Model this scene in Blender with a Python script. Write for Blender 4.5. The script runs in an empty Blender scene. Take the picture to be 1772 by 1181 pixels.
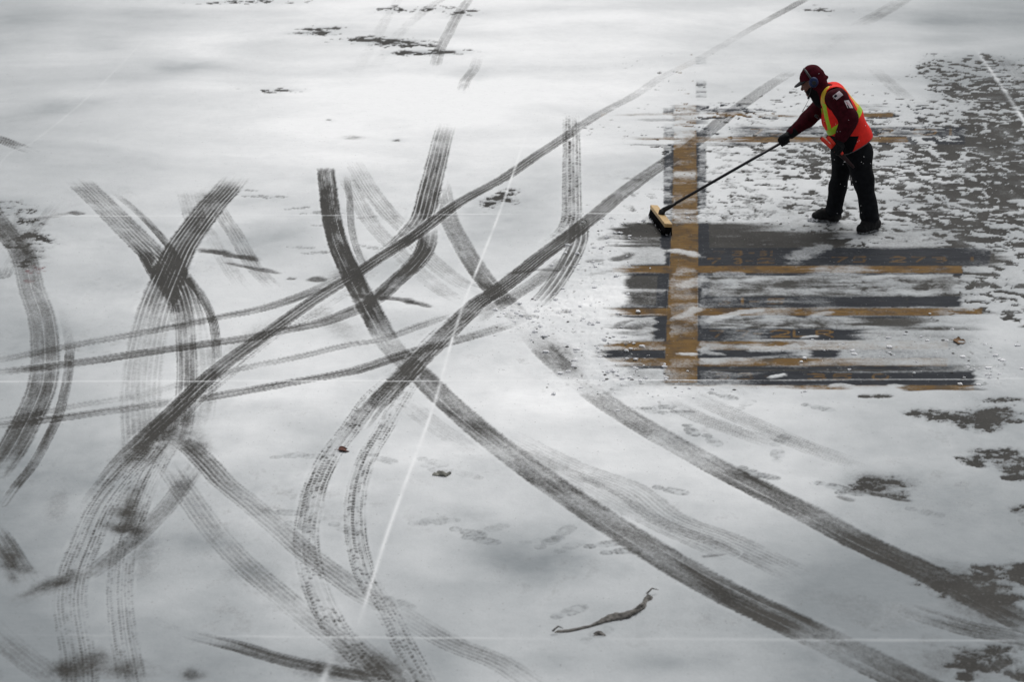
import bpy, bmesh, math, random
import numpy as np
from mathutils import Vector, Matrix

# ------------------------------------------------------------------ camera, sky, sun, exposure
SC = bpy.context.scene
COL = SC.collection
FPX, PITCH, HC = 3900.0, math.radians(17.64), 5.33      # focal length in photo pixels, tilt, height
CX, CY, WPX, HPX = 886.0, 590.5, 1772.0, 1181.0
cp, sp = math.cos(PITCH), math.sin(PITCH)

cam = bpy.data.cameras.new('camera'); cam_o = bpy.data.objects.new('camera', cam); COL.objects.link(cam_o)
cam_o.location = (0, 0, HC); cam_o.rotation_euler = (math.radians(90) - PITCH, 0, 0)
cam.sensor_width = 36.0; cam.lens = FPX / WPX * 36.0
cam.clip_start = 0.1; cam.clip_end = 4000
cam.dof.use_dof = True; cam.dof.focus_distance = 20.6; cam.dof.aperture_fstop = 3.2
SC.camera = cam_o

SUN_EL, SUN_ROT = math.radians(58), math.radians(25)
world = bpy.data.worlds.new('World'); SC.world = world; world.use_nodes = True
wn, wl = world.node_tree.nodes, world.node_tree.links
wn.clear()
sky = wn.new('ShaderNodeTexSky'); sky.sky_type = 'NISHITA'; sky.sun_disc = False
sky.sun_elevation = SUN_EL; sky.sun_rotation = SUN_ROT; sky.dust_density = 6.0; sky.air_density = 1.0; sky.ozone_density = 1.0
hs = wn.new('ShaderNodeHueSaturation'); hs.inputs['Saturation'].default_value = 0.16
bg = wn.new('ShaderNodeBackground'); bg.inputs['Strength'].default_value = 0.10
wo = wn.new('ShaderNodeOutputWorld')
wl.new(sky.outputs[0], hs.inputs['Color']); wl.new(hs.outputs[0], bg.inputs['Color']); wl.new(bg.outputs[0], wo.inputs['Surface'])
sun = bpy.data.lights.new('sun', 'SUN'); sun.energy = 0.9; sun.angle = math.radians(40); sun.color = (1.0, 0.985, 0.96)
sun_o = bpy.data.objects.new('sun', sun); COL.objects.link(sun_o)
sun_o.rotation_euler = (math.radians(90) - SUN_EL, 0, -SUN_ROT + math.pi); sun_o.location = (0, 20, 30)
SC.view_settings.view_transform = 'Standard'; SC.view_settings.look = 'None'
SC.view_settings.exposure = 0.10; SC.view_settings.gamma = 1.0
SC.cycles.use_denoising = True
SC.cycles.max_bounces = 6

# ------------------------------------------------------------------ measuring helpers
def ray(px, py):
    a = (px - CX) / FPX; b = (CY - py) / FPX
    return np.array([a, cp + b * sp, -sp + b * cp])
def G(px, py, z=0.0):
    """ground point (height z) seen at a photo pixel"""
    d = ray(px, py); t = (HC - z) / -d[2]
    return np.array([d[0] * t, d[1] * t, z])
def AT(px, py, Y):
    """point at distance Y seen at a photo pixel"""
    d = ray(px, py); t = Y / d[1]
    return np.array([d[0] * t, Y, HC + d[2] * t])
def PROJ(p):
    p = np.asarray(p, float)
    y, z = p[..., 1], p[..., 2] - HC
    dep = y * cp - z * sp
    return CX + FPX * p[..., 0] / dep, CY - FPX * (y * sp + z * cp) / dep

# ------------------------------------------------------------------ noise
def _hash(xi, yi, seed):
    h = (xi.astype(np.int64) * 374761393 + yi.astype(np.int64) * 668265263 + seed * 974634777) & 0xFFFFFFFF
    h = ((h ^ (h >> 13)) * 1274126177) & 0xFFFFFFFF
    return ((h ^ (h >> 16)) & 0xFFFF).astype(np.float32) * np.float32(2 * math.pi / 65536.0)
def gn(x, y, seed=0):
    x = np.asarray(x, np.float32); y = np.asarray(y, np.float32)
    xi = np.floor(x); yi = np.floor(y); fx = x - xi; fy = y - yi
    u = fx * fx * fx * (fx * (fx * 6 - 15) + 10); v = fy * fy * fy * (fy * (fy * 6 - 15) + 10)
    def g(a, b):
        th = _hash(xi + a, yi + b, seed)
        return np.cos(th) * (fx - a) + np.sin(th) * (fy - b)
    n0 = g(0, 0); n1 = g(1, 0); n2 = g(0, 1); n3 = g(1, 1)
    return ((n0 + u * (n1 - n0)) * (1 - v) + (n2 + u * (n3 - n2)) * v) * 1.5
def fbm(x, y, seed=0, octv=4, gain=0.5):
    t = 0; a = 1.0; n = 0
    for o in range(octv):
        t = t + a * gn(x * 2 ** o, y * 2 ** o, seed + o * 17); n += a * a; a *= gain
    return t / math.sqrt(n)
def uni(n, s=0.45):
    return 0.5 * (1 + np.tanh(0.8 * n / s * 1.05))
def sm(a, b, x):
    t = np.clip((x - a) / (b - a), 0, 1); return t * t * (3 - 2 * t)
# ------------------------------------------------------------------ the ground: one sheet of concrete under blown snow
PX0, PX1, PY0, PY1 = -560.0, 2460.0, -170.0, 1330.0
NC, NR = 1920, 955
pxs = np.linspace(PX0, PX1, NC); pys = np.linspace(PY1, PY0, NR)
rowY = np.array([G(CX, q)[1] for q in pys]); rowD = rowY * cp + HC * sp
Xg = ((pxs[None, :] - CX) * rowD[:, None] / FPX).astype(np.float32)
Yg = np.repeat(rowY[:, None], NC, 1).astype(np.float32)
PXg = np.repeat(pxs[None, :], NR, 0).astype(np.float32); PYg = np.repeat(pys[:, None], NC, 1).astype(np.float32)
def SL(x0, x1, y0, y1):
    j0 = int(np.clip(math.floor((x0 - PX0) / (PX1 - PX0) * (NC - 1)), 0, NC - 1)); j1 = int(np.clip(math.ceil((x1 - PX0) / (PX1 - PX0) * (NC - 1)) + 1, 1, NC))
    i0 = int(np.clip(math.floor((PY1 - y1) / (PY1 - PY0) * (NR - 1)), 0, NR - 1)); i1 = int(np.clip(math.ceil((PY1 - y0) / (PY1 - PY0) * (NR - 1)) + 1, 1, NR))
    return slice(i0, i1), slice(j0, j1)

# snow tone with a painted lens vignette: edges and corners darkened, top centre brightened
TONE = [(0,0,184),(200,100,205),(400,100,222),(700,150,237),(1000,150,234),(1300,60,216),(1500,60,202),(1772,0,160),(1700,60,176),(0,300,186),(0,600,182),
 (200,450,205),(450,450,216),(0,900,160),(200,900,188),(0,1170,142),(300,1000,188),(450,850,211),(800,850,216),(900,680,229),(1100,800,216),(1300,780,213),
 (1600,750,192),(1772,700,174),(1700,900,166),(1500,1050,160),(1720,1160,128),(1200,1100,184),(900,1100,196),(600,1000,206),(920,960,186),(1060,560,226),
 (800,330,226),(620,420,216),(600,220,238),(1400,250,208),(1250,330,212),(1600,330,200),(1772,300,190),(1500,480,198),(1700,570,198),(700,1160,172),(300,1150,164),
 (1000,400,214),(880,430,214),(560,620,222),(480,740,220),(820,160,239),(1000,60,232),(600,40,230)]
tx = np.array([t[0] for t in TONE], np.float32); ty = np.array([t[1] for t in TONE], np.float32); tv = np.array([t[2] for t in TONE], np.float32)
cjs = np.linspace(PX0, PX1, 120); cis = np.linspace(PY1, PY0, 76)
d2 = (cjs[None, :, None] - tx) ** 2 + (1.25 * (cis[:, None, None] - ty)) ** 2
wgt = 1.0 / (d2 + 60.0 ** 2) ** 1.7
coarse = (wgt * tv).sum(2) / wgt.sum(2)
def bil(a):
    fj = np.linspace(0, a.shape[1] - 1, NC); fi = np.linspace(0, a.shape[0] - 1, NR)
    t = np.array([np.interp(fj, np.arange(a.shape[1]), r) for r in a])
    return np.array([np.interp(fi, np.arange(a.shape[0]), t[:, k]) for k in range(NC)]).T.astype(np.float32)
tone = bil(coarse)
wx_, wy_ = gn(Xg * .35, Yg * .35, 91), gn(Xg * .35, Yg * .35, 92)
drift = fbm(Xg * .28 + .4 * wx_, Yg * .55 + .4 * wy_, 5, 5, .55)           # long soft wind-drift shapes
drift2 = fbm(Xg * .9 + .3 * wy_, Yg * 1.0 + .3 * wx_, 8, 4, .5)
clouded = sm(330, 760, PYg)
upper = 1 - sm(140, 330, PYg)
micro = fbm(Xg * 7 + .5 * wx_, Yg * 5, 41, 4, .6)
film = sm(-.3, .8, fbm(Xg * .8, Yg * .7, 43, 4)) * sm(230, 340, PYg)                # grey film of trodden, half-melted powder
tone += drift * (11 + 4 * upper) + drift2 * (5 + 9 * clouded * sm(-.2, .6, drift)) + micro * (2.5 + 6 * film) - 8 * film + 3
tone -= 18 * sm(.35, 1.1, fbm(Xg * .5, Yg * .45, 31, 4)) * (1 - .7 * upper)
tone -= 8 * sm(480, 1000, PYg) + 5 * (1 - sm(0, 420, PXg)) * sm(250, 500, PYg)  # lower and left snow darkened further, adding to the painted vignette
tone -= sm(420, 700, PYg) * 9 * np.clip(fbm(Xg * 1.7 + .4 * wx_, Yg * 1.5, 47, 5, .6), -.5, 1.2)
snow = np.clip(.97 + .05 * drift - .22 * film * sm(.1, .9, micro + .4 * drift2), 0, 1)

def curve(pts, step=.035):
    P = np.array([G(a, b)[:2] for a, b in pts])
    Q = np.vstack([2 * P[0] - P[1], P, 2 * P[-1] - P[-2]]); out = []; par = []
    for k in range(1, len(Q) - 2):
        n = max(2, int(np.linalg.norm(Q[k + 1] - Q[k]) / step)); t = np.linspace(0, 1, n, endpoint=False)[:, None]
        a, b, c, d = Q[k - 1], Q[k], Q[k + 1], Q[k + 2]
        out.append(.5 * ((2 * b) + (-a + c) * t + (2 * a - 5 * b + 4 * c - d) * t ** 2 + (-a + 3 * b - 3 * c + d) * t ** 3)); par.append(k - 1 + t[:, 0])
    out.append(P[-1:]); par.append(np.array([len(P) - 1.0]))
    return np.vstack(out), np.concatenate(par)

def field(pts, pad):
    """lateral distance, arc length and control parameter of every ground vertex near a curve"""
    C, par = curve(pts); seg = C[1:] - C[:-1]; L = np.linalg.norm(seg, axis=1); S = np.concatenate([[0], np.cumsum(L)])
    qx, qy = PROJ(np.c_[C, np.zeros(len(C))])
    k = FPX / (C[:, 1].min() * cp + HC * sp) * pad
    ii, jj = SL(qx.min() - k, qx.max() + k, qy.min() - k * .5, qy.max() + k * .5)
    x, y = Xg[ii, jj], Yg[ii, jj]; best = np.full(x.shape, 1e9, np.float32); lat = np.zeros_like(best); arc = np.zeros_like(best); pr = np.zeros_like(best)
    CH = 22
    for s in range(0, len(seg), CH):
        e = min(len(seg), s + CH)
        sx, sy = qx[s:e + 1], qy[s:e + 1]
        i2, j2 = SL(sx.min() - k, sx.max() + k, sy.min() - k * .5, sy.max() + k * .5)
        a0, a1 = max(i2.start, ii.start) - ii.start, min(i2.stop, ii.stop) - ii.start; b0, b1 = max(j2.start, jj.start) - jj.start, min(j2.stop, jj.stop) - jj.start
        if a1 <= a0 or b1 <= b0: continue
        xx, yy = x[a0:a1, b0:b1], y[a0:a1, b0:b1]
        for q in range(s, e):
            dx, dy = xx - C[q, 0], yy - C[q, 1]; ux, uy = seg[q] / max(L[q], 1e-6)
            al = dx * ux + dy * uy; t = np.clip(al, 0 if q else -9, L[q] if q < len(seg) - 1 else 9 * 0 + L[q])
            t = np.clip(al, 0, L[q]); l = dx * uy - dy * ux
            dd = (al - t) ** 2 + l * l
            bb = best[a0:a1, b0:b1]; m = dd < bb
            bb[m] = dd[m]
            lat[a0:a1, b0:b1][m] = (np.sign(l) * np.sqrt(dd))[m]; arc[a0:a1, b0:b1][m] = (S[q] + t)[m]
            pr[a0:a1, b0:b1][m] = (par[q] + (par[q + 1] - par[q]) * t / max(L[q], 1e-6))[m]
    return ii, jj, lat, arc, pr, best < 1e8

def wid(pts, k, wx=None, wy=None):
    a, b = G(*pts[max(0, k - 1)]), G(*pts[min(len(pts) - 1, k + 1)]); d = (b - a)[:2]; d /= np.linalg.norm(d)
    y = G(*pts[k])[1]; sc = FPX / (y * cp + HC * sp)
    if wx: return wx / sc * abs(d[1])
    p0, p1 = G(pts[k][0], pts[k][1] - wy / 2), G(pts[k][0], pts[k][1] + wy / 2)
    return abs(p0[1] - p1[1]) * abs(d[0])

_ts = [100]
def track(pts, a=.8, wx=None, wy=None, k=None, kind='rib', n=5, gw=.05, gcut=.75, raise_=0.0, off=0.0, w=None, soft=.14, lugp=.06, var=.3, endf=.5, lines=.62):
    """a wheel print pressed through the snow"""
    global snow, tone
    _ts[0] += 7; sd = _ts[0]
    k = len(pts) // 2 if k is None else k
    W = w or wid(pts, k, wx, wy)
    Wm = max(W) if isinstance(W, tuple) else W
    ii, jj, lat, arc, pr, ok = field(pts, abs(off) * Wm + Wm * .9)
    Wv = np.interp(pr, np.linspace(0, len(pts) - 1, len(W)), W) if isinstance(W, tuple) else W
    u = lat / (Wv / 2) - 2 * off
    al = np.interp(pr, range(len(pts)), a if isinstance(a, (list, tuple)) else [a] * len(pts))
    rough = gn(arc * 9, u * 1.2, sd) * .045 + gn(arc * 45, u * 3, sd + 1) * .09
    m = (1 - sm(1 - soft, 1 + soft * .5, np.abs(u) + rough)) * ok
    v = fbm(arc * 1.3, u * 1.1, sd + 2, 3)
    streak = gn(arc * .8, u * 7, sd + 3) * .5 + gn(arc * 3, u * 14, sd + 4) * .5
    xw, yw = Xg[ii, jj], Yg[ii, jj]
    dust = sm(-.1, .95, fbm(xw * 1.0 + 3.1, yw * 1.5, 611, 4, .6)) * .75 + .5 * sm(.1, .8, fbm(arc * 2.3, u * .9, sd + 5, 4, .6))
    A = np.clip(al * (1 + var * v + .26 * streak) - (1.08 - al) * .62 * dust * np.clip(al * 1.6, 0, 1), 0, .97)
    g = np.zeros_like(u)
    if kind in ('rib', 'lug') and n:
        for q, uk in enumerate(np.linspace(-.78, .78, n)):
            g = np.maximum(g, np.exp(-((u - uk) / gw) ** 2) * (.75 + .25 * math.sin(q * 5.1 + sd)))
        A = A * (1 - gcut * g)
    if kind == 'smooth':
        for uk, s_ in ((.28, .035), (-.45, .03)):
            g = np.maximum(g, np.exp(-((u - uk - .03 * gn(arc * .5, u * 0, sd)) / s_) ** 2) * sm(-.3, .4, gn(arc * .9, u * 0 + uk, sd + 6)))
        A = A * (1 - .55 * g)
    if kind == 'lug':
        row = np.floor((u + 1) * .5 * (n + 1))
        ph = arc / (lugp * .62) + row * .37 + .9 * u * np.where(row % 2 > 0, 1, -1) + .55 * gn(arc * 7, row * 1.3, sd + 7)
        blk = sm(.05, .4, ph % 1) * (1 - sm(.6, .98, ph % 1))
        on = sm(-.3, .3, .7 * gn(np.floor(ph) * .73, row * 1.7, sd + 8) + 1.0 * gn(arc * 1.6, row * .9, sd + 9) + .4 * gn(arc * 9, u * 5, sd + 10))
        base = sm(-.1, .7, gn(arc * 1.1, u * 1.3, sd + 11) + .4 * gn(arc * 5, u * 3, sd + 12))
        A = np.clip(A * (.10 + .30 * base + .85 * blk * on), 0, .97)
    if kind == 'lug': A = A * (1 - .35 * g)
    Ltot = float(arc.max()); aw = arc + .22 * gn(u * 2.2, u * 0, sd + 21) + .12 * gn(xw * 3, yw * 9, sd + 22)
    A = A * sm(-.05, endf, aw) * sm(-.05, endf, Ltot - aw)
    s = snow[ii, jj]
    s = s * (1 - m * A)
    lv = g * m * np.clip(al * 1.6, 0, 1) * sm(-.5, .3, gn(arc * 1.7, u * 3, sd + 23)) * sm(-.05, endf, aw) * sm(-.05, endf, Ltot - aw)
    s = np.maximum(s, lines * lv); tone[ii, jj] += 9 * lv
    # loose crumbs pushed up along the rim
    snow[ii, jj] = s
    rim = np.exp(-((np.abs(u) - 1.13) / .1) ** 2) * ok * np.clip(al * 1.3 - .3, 0, 1) * sm(-.3, .5, gn(arc * 5, u, sd + 14))
    snow[ii, jj] = np.maximum(snow[ii, jj], np.minimum(1, snow[ii, jj] + .5 * rim)); tone[ii, jj] += 7 * rim

def scuff(pts, a, wpx, soft=.6, noise=.5):
    """soft bare streak"""
    _ts[0] += 7; sd = _ts[0]
    k = len(pts) // 2; W = abs(G(*pts[k])[1] - G(pts[k][0], pts[k][1] + wpx)[1])
    ii, jj, lat, arc, pr, ok = field(pts, W * 1.6)
    al = np.interp(pr, np.linspace(0, len(pts) - 1, 7), [.0, .7, 1, 1, 1, .7, .0])
    m = np.clip(1 - np.abs(lat) / W * 1.0 + noise * fbm(Xg[ii, jj] * 5, Yg[ii, jj] * 6, sd, 3), 0, 1)
    snow[ii, jj] *= 1 - a * sm(0, soft, m * al) * ok

exec_tracks = None
# ---- soft grey drift patches of thin snow (wind-scoured)
def thin(px, py, rx, ry, amt, rough=.8, bare=0.0):
    """thin or scoured patch of snow; bare > 0 breaks through to the concrete"""
    _ts[0] += 7; sd = _ts[0]
    ii, jj = SL(px - rx * 2.2, px + rx * 2.2, py - ry * 2.2, py + ry * 2.2)
    r = ((PXg[ii, jj] - px) / rx) ** 2 + ((PYg[ii, jj] - py) / ry) ** 2
    x, y = Xg[ii, jj], Yg[ii, jj]
    n = fbm(x * 2.2, y * 2.2, sd, 4)
    e = np.exp(-r * 1.1 + rough * n * .8)* sm(2.1, 1.2, np.sqrt(r))
    tone[ii, jj] -= amt * np.clip(e, 0, 1.3)
    if bare:
        q = uni(fbm(x * 6, y * 5.5, sd + 3, 6, .7))
        ec = min(bare, .88) * np.clip(e, 0, 1)
        snow[ii, jj] *= (1 - .95 * sm(.0, .16, ec - q)) * (1 - .4 * sm(-.45, .1, ec - q) * sm(.05, .35, ec))

def streaks(px, py, rx, ry, bare, sc=(4.2, 11)):
    """wind-cut streaks showing dark concrete"""
    _ts[0] += 7; sd = _ts[0]
    ii, jj = SL(px - rx * 1.6, px + rx * 1.6, py - ry * 1.8, py + ry * 1.8)
    r = ((PXg[ii, jj] - px) / rx) ** 2 + ((PYg[ii, jj] - py) / ry) ** 2
    x, y = Xg[ii, jj], Yg[ii, jj]
    q = uni(fbm(x * sc[0] + y * .6, y * sc[1] * .35 - x * .2, sd, 5, .65))
    e = np.exp(-r * 1.3)
    snow[ii, jj] *= 1 - .9 * sm(-.06, .24, min(bare, .82) * e - q)
    tone[ii, jj] -= 30 * bare * e

streaks(640, 71, 70, 8, 1.0); streaks(690, 74, 60, 6, .9); streaks(720, 93, 60, 5, .9); streaks(790, 90, 40, 5, .6); streaks(560, 50, 45, 5, .8); streaks(550, 59, 40, 4, .8); streaks(705, 80, 60, 8, .6); streaks(740, 91, 50, 6, .65); streaks(545, 58, 40, 5, .6)
streaks(430, 4, 120, 5, .55); streaks(680, 18, 50, 8, .55); streaks(745, 16, 50, 8, .5); streaks(800, 22, 40, 7, .6); streaks(470, 157, 60, 6, .4)
streaks(500, 158, 35, 3, .5); streaks(572, 211, 14, 4, .35); streaks(1420, 18, 60, 9, .35); streaks(690, 245, 16, 4, .3)
for t in [(330,116,60,12,22),(300,120,30,8,16),(170,66,60,12,12),(120,180,90,10,16),(90,192,60,8,16),(170,85,60,8,10),(240,272,80,18,8),(1020,44,80,8,14),
          (1540,30,120,14,10),(1240,150,120,14,14),(1330,110,120,14,10),(1620,40,60,8,16),(30,35,60,10,10),(280,25,90,8,10),(780,122,80,10,8),(820,135,40,14,14),
          (660,215,90,14,8),(520,310,120,20,10),(680,320,130,30,12),(860,345,120,28,16),(960,300,70,28,10),(560,380,90,24,12),(470,415,90,26,12),(900,400,120,26,14),(1090,280,70,30,10),
          (500,400,90,40,15),(480,345,80,18,12),(840,390,70,50,15),(930,340,60,45,13),(680,470,80,26,12),(590,345,60,30,9),(700,560,90,24,8),(540,470,60,20,10),(420,460,60,26,10),(1050,330,60,40,8),(180,400,130,18,8),(170,480,140,26,9),(110,570,60,20,6),(440,420,70,30,14),(400,350,60,20,12),
          (540,745,60,20,18),(520,800,40,14,8),(150,835,70,20,14),(290,760,50,16,10),(360,940,50,16,18),(430,985,45,18,16),(560,780,50,16,16),
          (880,955,90,34,20),(940,985,120,34,22),(790,900,70,28,16),(830,905,40,20,10),(1120,840,60,26,8),(1160,900,100,30,14),(1240,960,120,34,14),(1420,1010,200,44,10),
          (1500,1020,140,50,14),(1350,1080,160,30,10),(1560,850,60,30,12),(1500,830,90,22,12),(1440,790,90,24,8),(1250,760,120,20,6),(1660,1000,120,40,16),
          (1100,1150,90,20,8),(950,1150,90,22,8),(700,1140,120,26,8),(1160,1150,80,20,16),(430,1150,120,30,12),(60,1150,120,30,10),(1620,1090,80,22,16),(1560,1140,140,30,12),(820,1020,90,16,8)]:
    thin(*t)

def smear(px, py, rx, ry, a, rot=0.0):
    """soft churned slush with speckle"""
    _ts[0] += 7; sd = _ts[0]; R2 = max(rx, ry) * 2
    ii, jj = SL(px - R2, px + R2, py - R2, py + R2)
    dx, dy = PXg[ii, jj] - px, PYg[ii, jj] - py; c, s_ = math.cos(rot), math.sin(rot)
    r = ((dx * c + dy * s_) / rx) ** 2 + ((-dx * s_ + dy * c) / ry) ** 2
    n = fbm(Xg[ii, jj] * 5, Yg[ii, jj] * 4, sd, 5, .65)
    snow[ii, jj] *= 1 - a * np.clip(np.exp(-r) * (1 + .9 * n), 0, 1)

# ---- wheel prints
R = track
# far, drifted over
R([(560,230),(620,120),(665,40),(700,-20)], [.0,.04,.14,.12], wx=20, kind='rib', n=3)
R([(640,130),(690,60),(740,16),(780,-10)], [.0,.14,.26,.2], wx=20, n=3)
R([(752,118),(762,84),(775,60),(790,30),(815,-6)], [.3,.55,.35,.5,.3], wx=20, n=3)
R([(798,162),(806,140),(820,120),(830,90)], [.35,.4,.3,.0], wx=20, n=3)
R([(-40,228),(0,243),(55,264)], [.5,.75,.6], wx=40, n=4, k=1)
R([(180,300),(280,390)], [.05,.05], wx=30, n=4)
R([(1500,110),(1545,150),(1590,190)], [.0,.3,.0], wx=28, n=5)
R([(1735,100),(1765,135),(1800,170)], [.2,.4,.3], wx=30, n=5)
R([(1479,48),(1527,22),(1570,-4)], [.1,.35,.2], wx=36, n=3)
R([(1470,55),(1420,90),(1380,122)], [.08,.06,.05], wx=30, n=4)
R([(1145,60),(1190,130),(1240,200)], [.0,.05,.0], wx=30)
# left loop
R([(-40,330),(0,392),(38,440),(55,503),(72,554),(78,617),(72,672),(50,725),(20,781),(-10,825)], [.35,.58,.45,.45,.46,.56,.66,.72,.74,.74], wx=52, k=5, kind='rib', n=3, gw=.045, gcut=.5)
R([(100,520),(119,590),(120,620),(116,660),(103,715),(88,750),(58,806),(33,838),(4,878)], [0,.15,.7,.6,.6,.7,.6,.75,.75], wx=18, k=3, kind='rib', n=1, off=0)
R([(-40,420),(0,480),(20,455),(60,400),(100,350)], [.2,.45,.15,.3,.1], w=.12, n=4)
# crossing tracks, left centre
R([(132,312),(144,323),(190,368),(237,415),(279,457),(305,490),(322,540),(330,590)], [.3,.55,.55,.62,.85,.85,.6,.2], wx=58, k=4, kind='rib', n=7, gw=.045, gcut=.85, lines=.8)
R([(300,480),(316,540),(322,600),(323,660),(318,720),(306,770)], [.2,.6,.62,.62,.5,.5], wx=36, k=2, kind='rib', n=4, gw=.07)
R([(345,560),(356,620),(358,690),(350,740)], [.1,.28,.3,.1], wx=32, k=1, kind='rib', n=3, gw=.12)
R([(190,330),(237,368),(288,423),(322,478),(347,512),(364,546),(372,579),(375,640),(368,702)], [.2,.55,.8,.75,.7,.75,.7,.15,.25], wx=17, k=4, kind='rib', n=1)
R([(246,431),(271,478),(292,503),(309,537)], [.8,.8,.75,.3], wx=30, n=3, k=1)
R([(412,305),(390,332),(366,358),(339,393),(313,431),(292,478),(275,520),(262,563),(250,617),(243,681),(246,745),(252,800)], [.2,.75,.85,.8,.85,.85,.6,.42,.22,.2,.4,.1], wx=56, k=3, kind='rib', n=7, gw=.05, gcut=.7)
R([(322,330),(334,370),(345,410)], [.2,.35,.2], wx=40, n=6)
R([(370,345),(388,380),(406,406),(440,465),(478,503)], [.2,.4,.4,.42,.2], wx=30, n=5, k=2, gcut=.9)
R([(345,385),(364,410),(398,469),(427,507)], [.3,.28,.2,.1], wx=30, n=5, k=2, gcut=.9)
R([(235,600),(228,660),(236,720)], [.05,.1,.1], wx=26, n=4)
# shallow cart tracks from the left edge
R([(-40,632),(0,626),(127,600),(254,577),(368,554),(466,533),(550,503),(600,478)], [.5,.5,.45,.5,.62,.62,.7,.7], wy=13, k=4, kind='rib', n=3, gw=.09)
R([(-40,655),(0,647),(127,632),(237,615),(339,600),(423,588),(487,575),(550,562),(600,545),(649,521),(687,487),(721,457),(738,428),(742,398)], [.75,.75,.7,.6,.66,.6,.66,.6,.62,.7,.75,.75,.6,.4], wy=14, k=4, kind='rib', n=3, gw=.08, gcut=.5)
R([(-40,738),(0,732),(127,706),(233,689),(339,660),(423,639),(508,622),(600,600),(662,589),(746,559),(801,542)], [.4,.4,.35,.12,.2,.42,.42,.42,.45,.5,.6], wy=12, k=5, kind='rib', n=3, gw=.09)
R([(-40,746),(0,740),(127,723),(233,708),(320,696),(381,687),(508,664),(600,647),(640,636),(704,614),(755,601),(831,580),(873,567),(900,556)], [.55,.55,.6,.55,.35,.6,.68,.7,.72,.72,.6,.5,.4,.1], wy=14, k=6, kind='rib', n=3, gw=.08, gcut=.5)
# dark braking arcs in the middle
R([(563,291),(564,299),(568,335),(575,385),(588,432),(607,474),(627,514),(650,556),(668,590),(691,618),(721,645),(765,690),(818,737),(870,779),(941,832),(1036,897),(1136,961),(1236,1019),(1361,1080),(1436,1116),(1560,1177),(1640,1217)],
  [.1,.75,.82,.88,.88,.88,.86,.78,.28,.45,.76,.5,.78,.42,.76,.58,.58,.82,.84,.22,.78,.82], w=(.18,.19,.20,.21,.22,.25,.28,.28), kind='smooth', var=.38, soft=.14, endf=.08)
R([(598,300),(604,340),(608,395),(617,432),(632,468)], [.2,.5,.5,.5,.4], w=.07, kind='smooth', soft=.2)
R([(763,313),(776,377),(801,428),(824,466),(848,497),(880,530),(905,562),(928,592),(953,620),(1000,662),(1051,702),(1126,748),(1206,793),(1281,833),(1406,897),(1486,940),(1586,986),(1640,1013),(1736,1063),(1830,1112)],
  [.3,.5,.55,.6,.8,.5,.05,.15,.58,.12,.45,.52,.6,.78,.62,.86,.86,.6,.8,.85], w=(.18,.20,.22,.25,.25), kind='smooth', var=.25, soft=.16)
R([(596,305),(615,340),(640,385),(676,425),(721,470),(763,504),(801,527)], [.35,.4,.36,.3,.26,.32,.36], wx=34, k=3, kind='rib', n=6, gcut=.95, gw=.07)
R([(607,275),(640,330),(674,373),(704,402),(740,447),(789,487),(830,508)], [.1,.42,.42,.4,.34,.34,.4], wx=38, k=3, kind='rib', n=6, gcut=.95, gw=.07)
R([(690,690),(760,745),(849,800)], [.15,.25,.1], wx=50, n=6)
# vertical tracks
R([(775,205),(770,225),(763,250),(753,292),(742,335),(729,381),(700,415),(662,447)], [.0,.25,.6,.8,.85,.8,.6,.5], wx=38, k=3, kind='rib', n=5, gw=.06)
R([(742,398),(735,432),(712,462),(680,492),(640,525)], [.6,.6,.65,.6,.5], wx=34, k=1, kind='rib', n=4, gw=.07)
R([(988,196),(988,212),(989,254),(989,305),(989,350),(989,380),(976,404),(950,424)], [.1,.55,.7,.72,.75,.8,.85,.7], wx=33, k=3, kind='lug', n=5, gw=.07, lugp=.09)
R([(988,205),(989,300),(988,377),(975,402)], [.3,.35,.4,.5], wx=33, k=1, kind='rib', n=5)
R([(1000,380),(1000,419),(980,462),(952,504),(922,537)], [.55,.75,.7,.65,.6], wx=36, k=2, kind='rib', n=4, gw=.08, gcut=.95)
# long diagonals
R([(140,905),(175,850),(212,800),(262,749),(313,702),(360,656),(402,622),(449,588),(489,560),(535,527),(585,495),(611,479),(662,445),(721,407),(772,368),(810,343),(873,309),(928,271),(971,243),(1008,217),(1042,196),(1100,165),(1144,135),(1200,108),(1270,68),(1314,43),(1349,24),(1400,-4)],
  [.05,.2,.55,.8,.82,.78,.74,.74,.74,.72,.76,.8,.86,.88,.86,.82,.8,.76,.68,.55,.45,.3,.22,.12,.14,.4,.6,.5], w=.155, kind='rib', n=4, gw=.07, gcut=.55, var=.15)
R([(150,870),(230,790),(300,735),(345,690),(395,650),(440,612),(480,582),(540,548),(590,516),(650,470)], [.55,.7,.75,.7,.55,.5,.45,.35,.4,.4], w=.12, kind='lug', n=4, gw=.08, lugp=.07)
R([(560,760),(611,745),(649,703),(687,665),(721,631),(763,590),(800,552),(832,522),(856,508),(894,480),(937,445),(965,425),(992,405),(1050,358),(1065,345),(1131,296),(1196,253),(1261,200),(1327,152),(1375,122)],
  [.0,.2,.5,.8,.7,.6,.8,.85,.85,.85,.85,.88,.85,.72,.7,.66,.62,.55,.42,.2], w=.19, kind='rib', n=6, gw=.05, gcut=.5, var=.15)
R([(640,720),(700,650),(760,585),(800,552),(840,520)], [.7,.7,.65,.6,.4], w=.2, kind='lug', n=5, gw=.07, lugp=.08)
R([(820,560),(880,520),(940,480),(990,440)], [.4,.55,.55,.4], wy=24, kind='rib', n=3, off=0)
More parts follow.
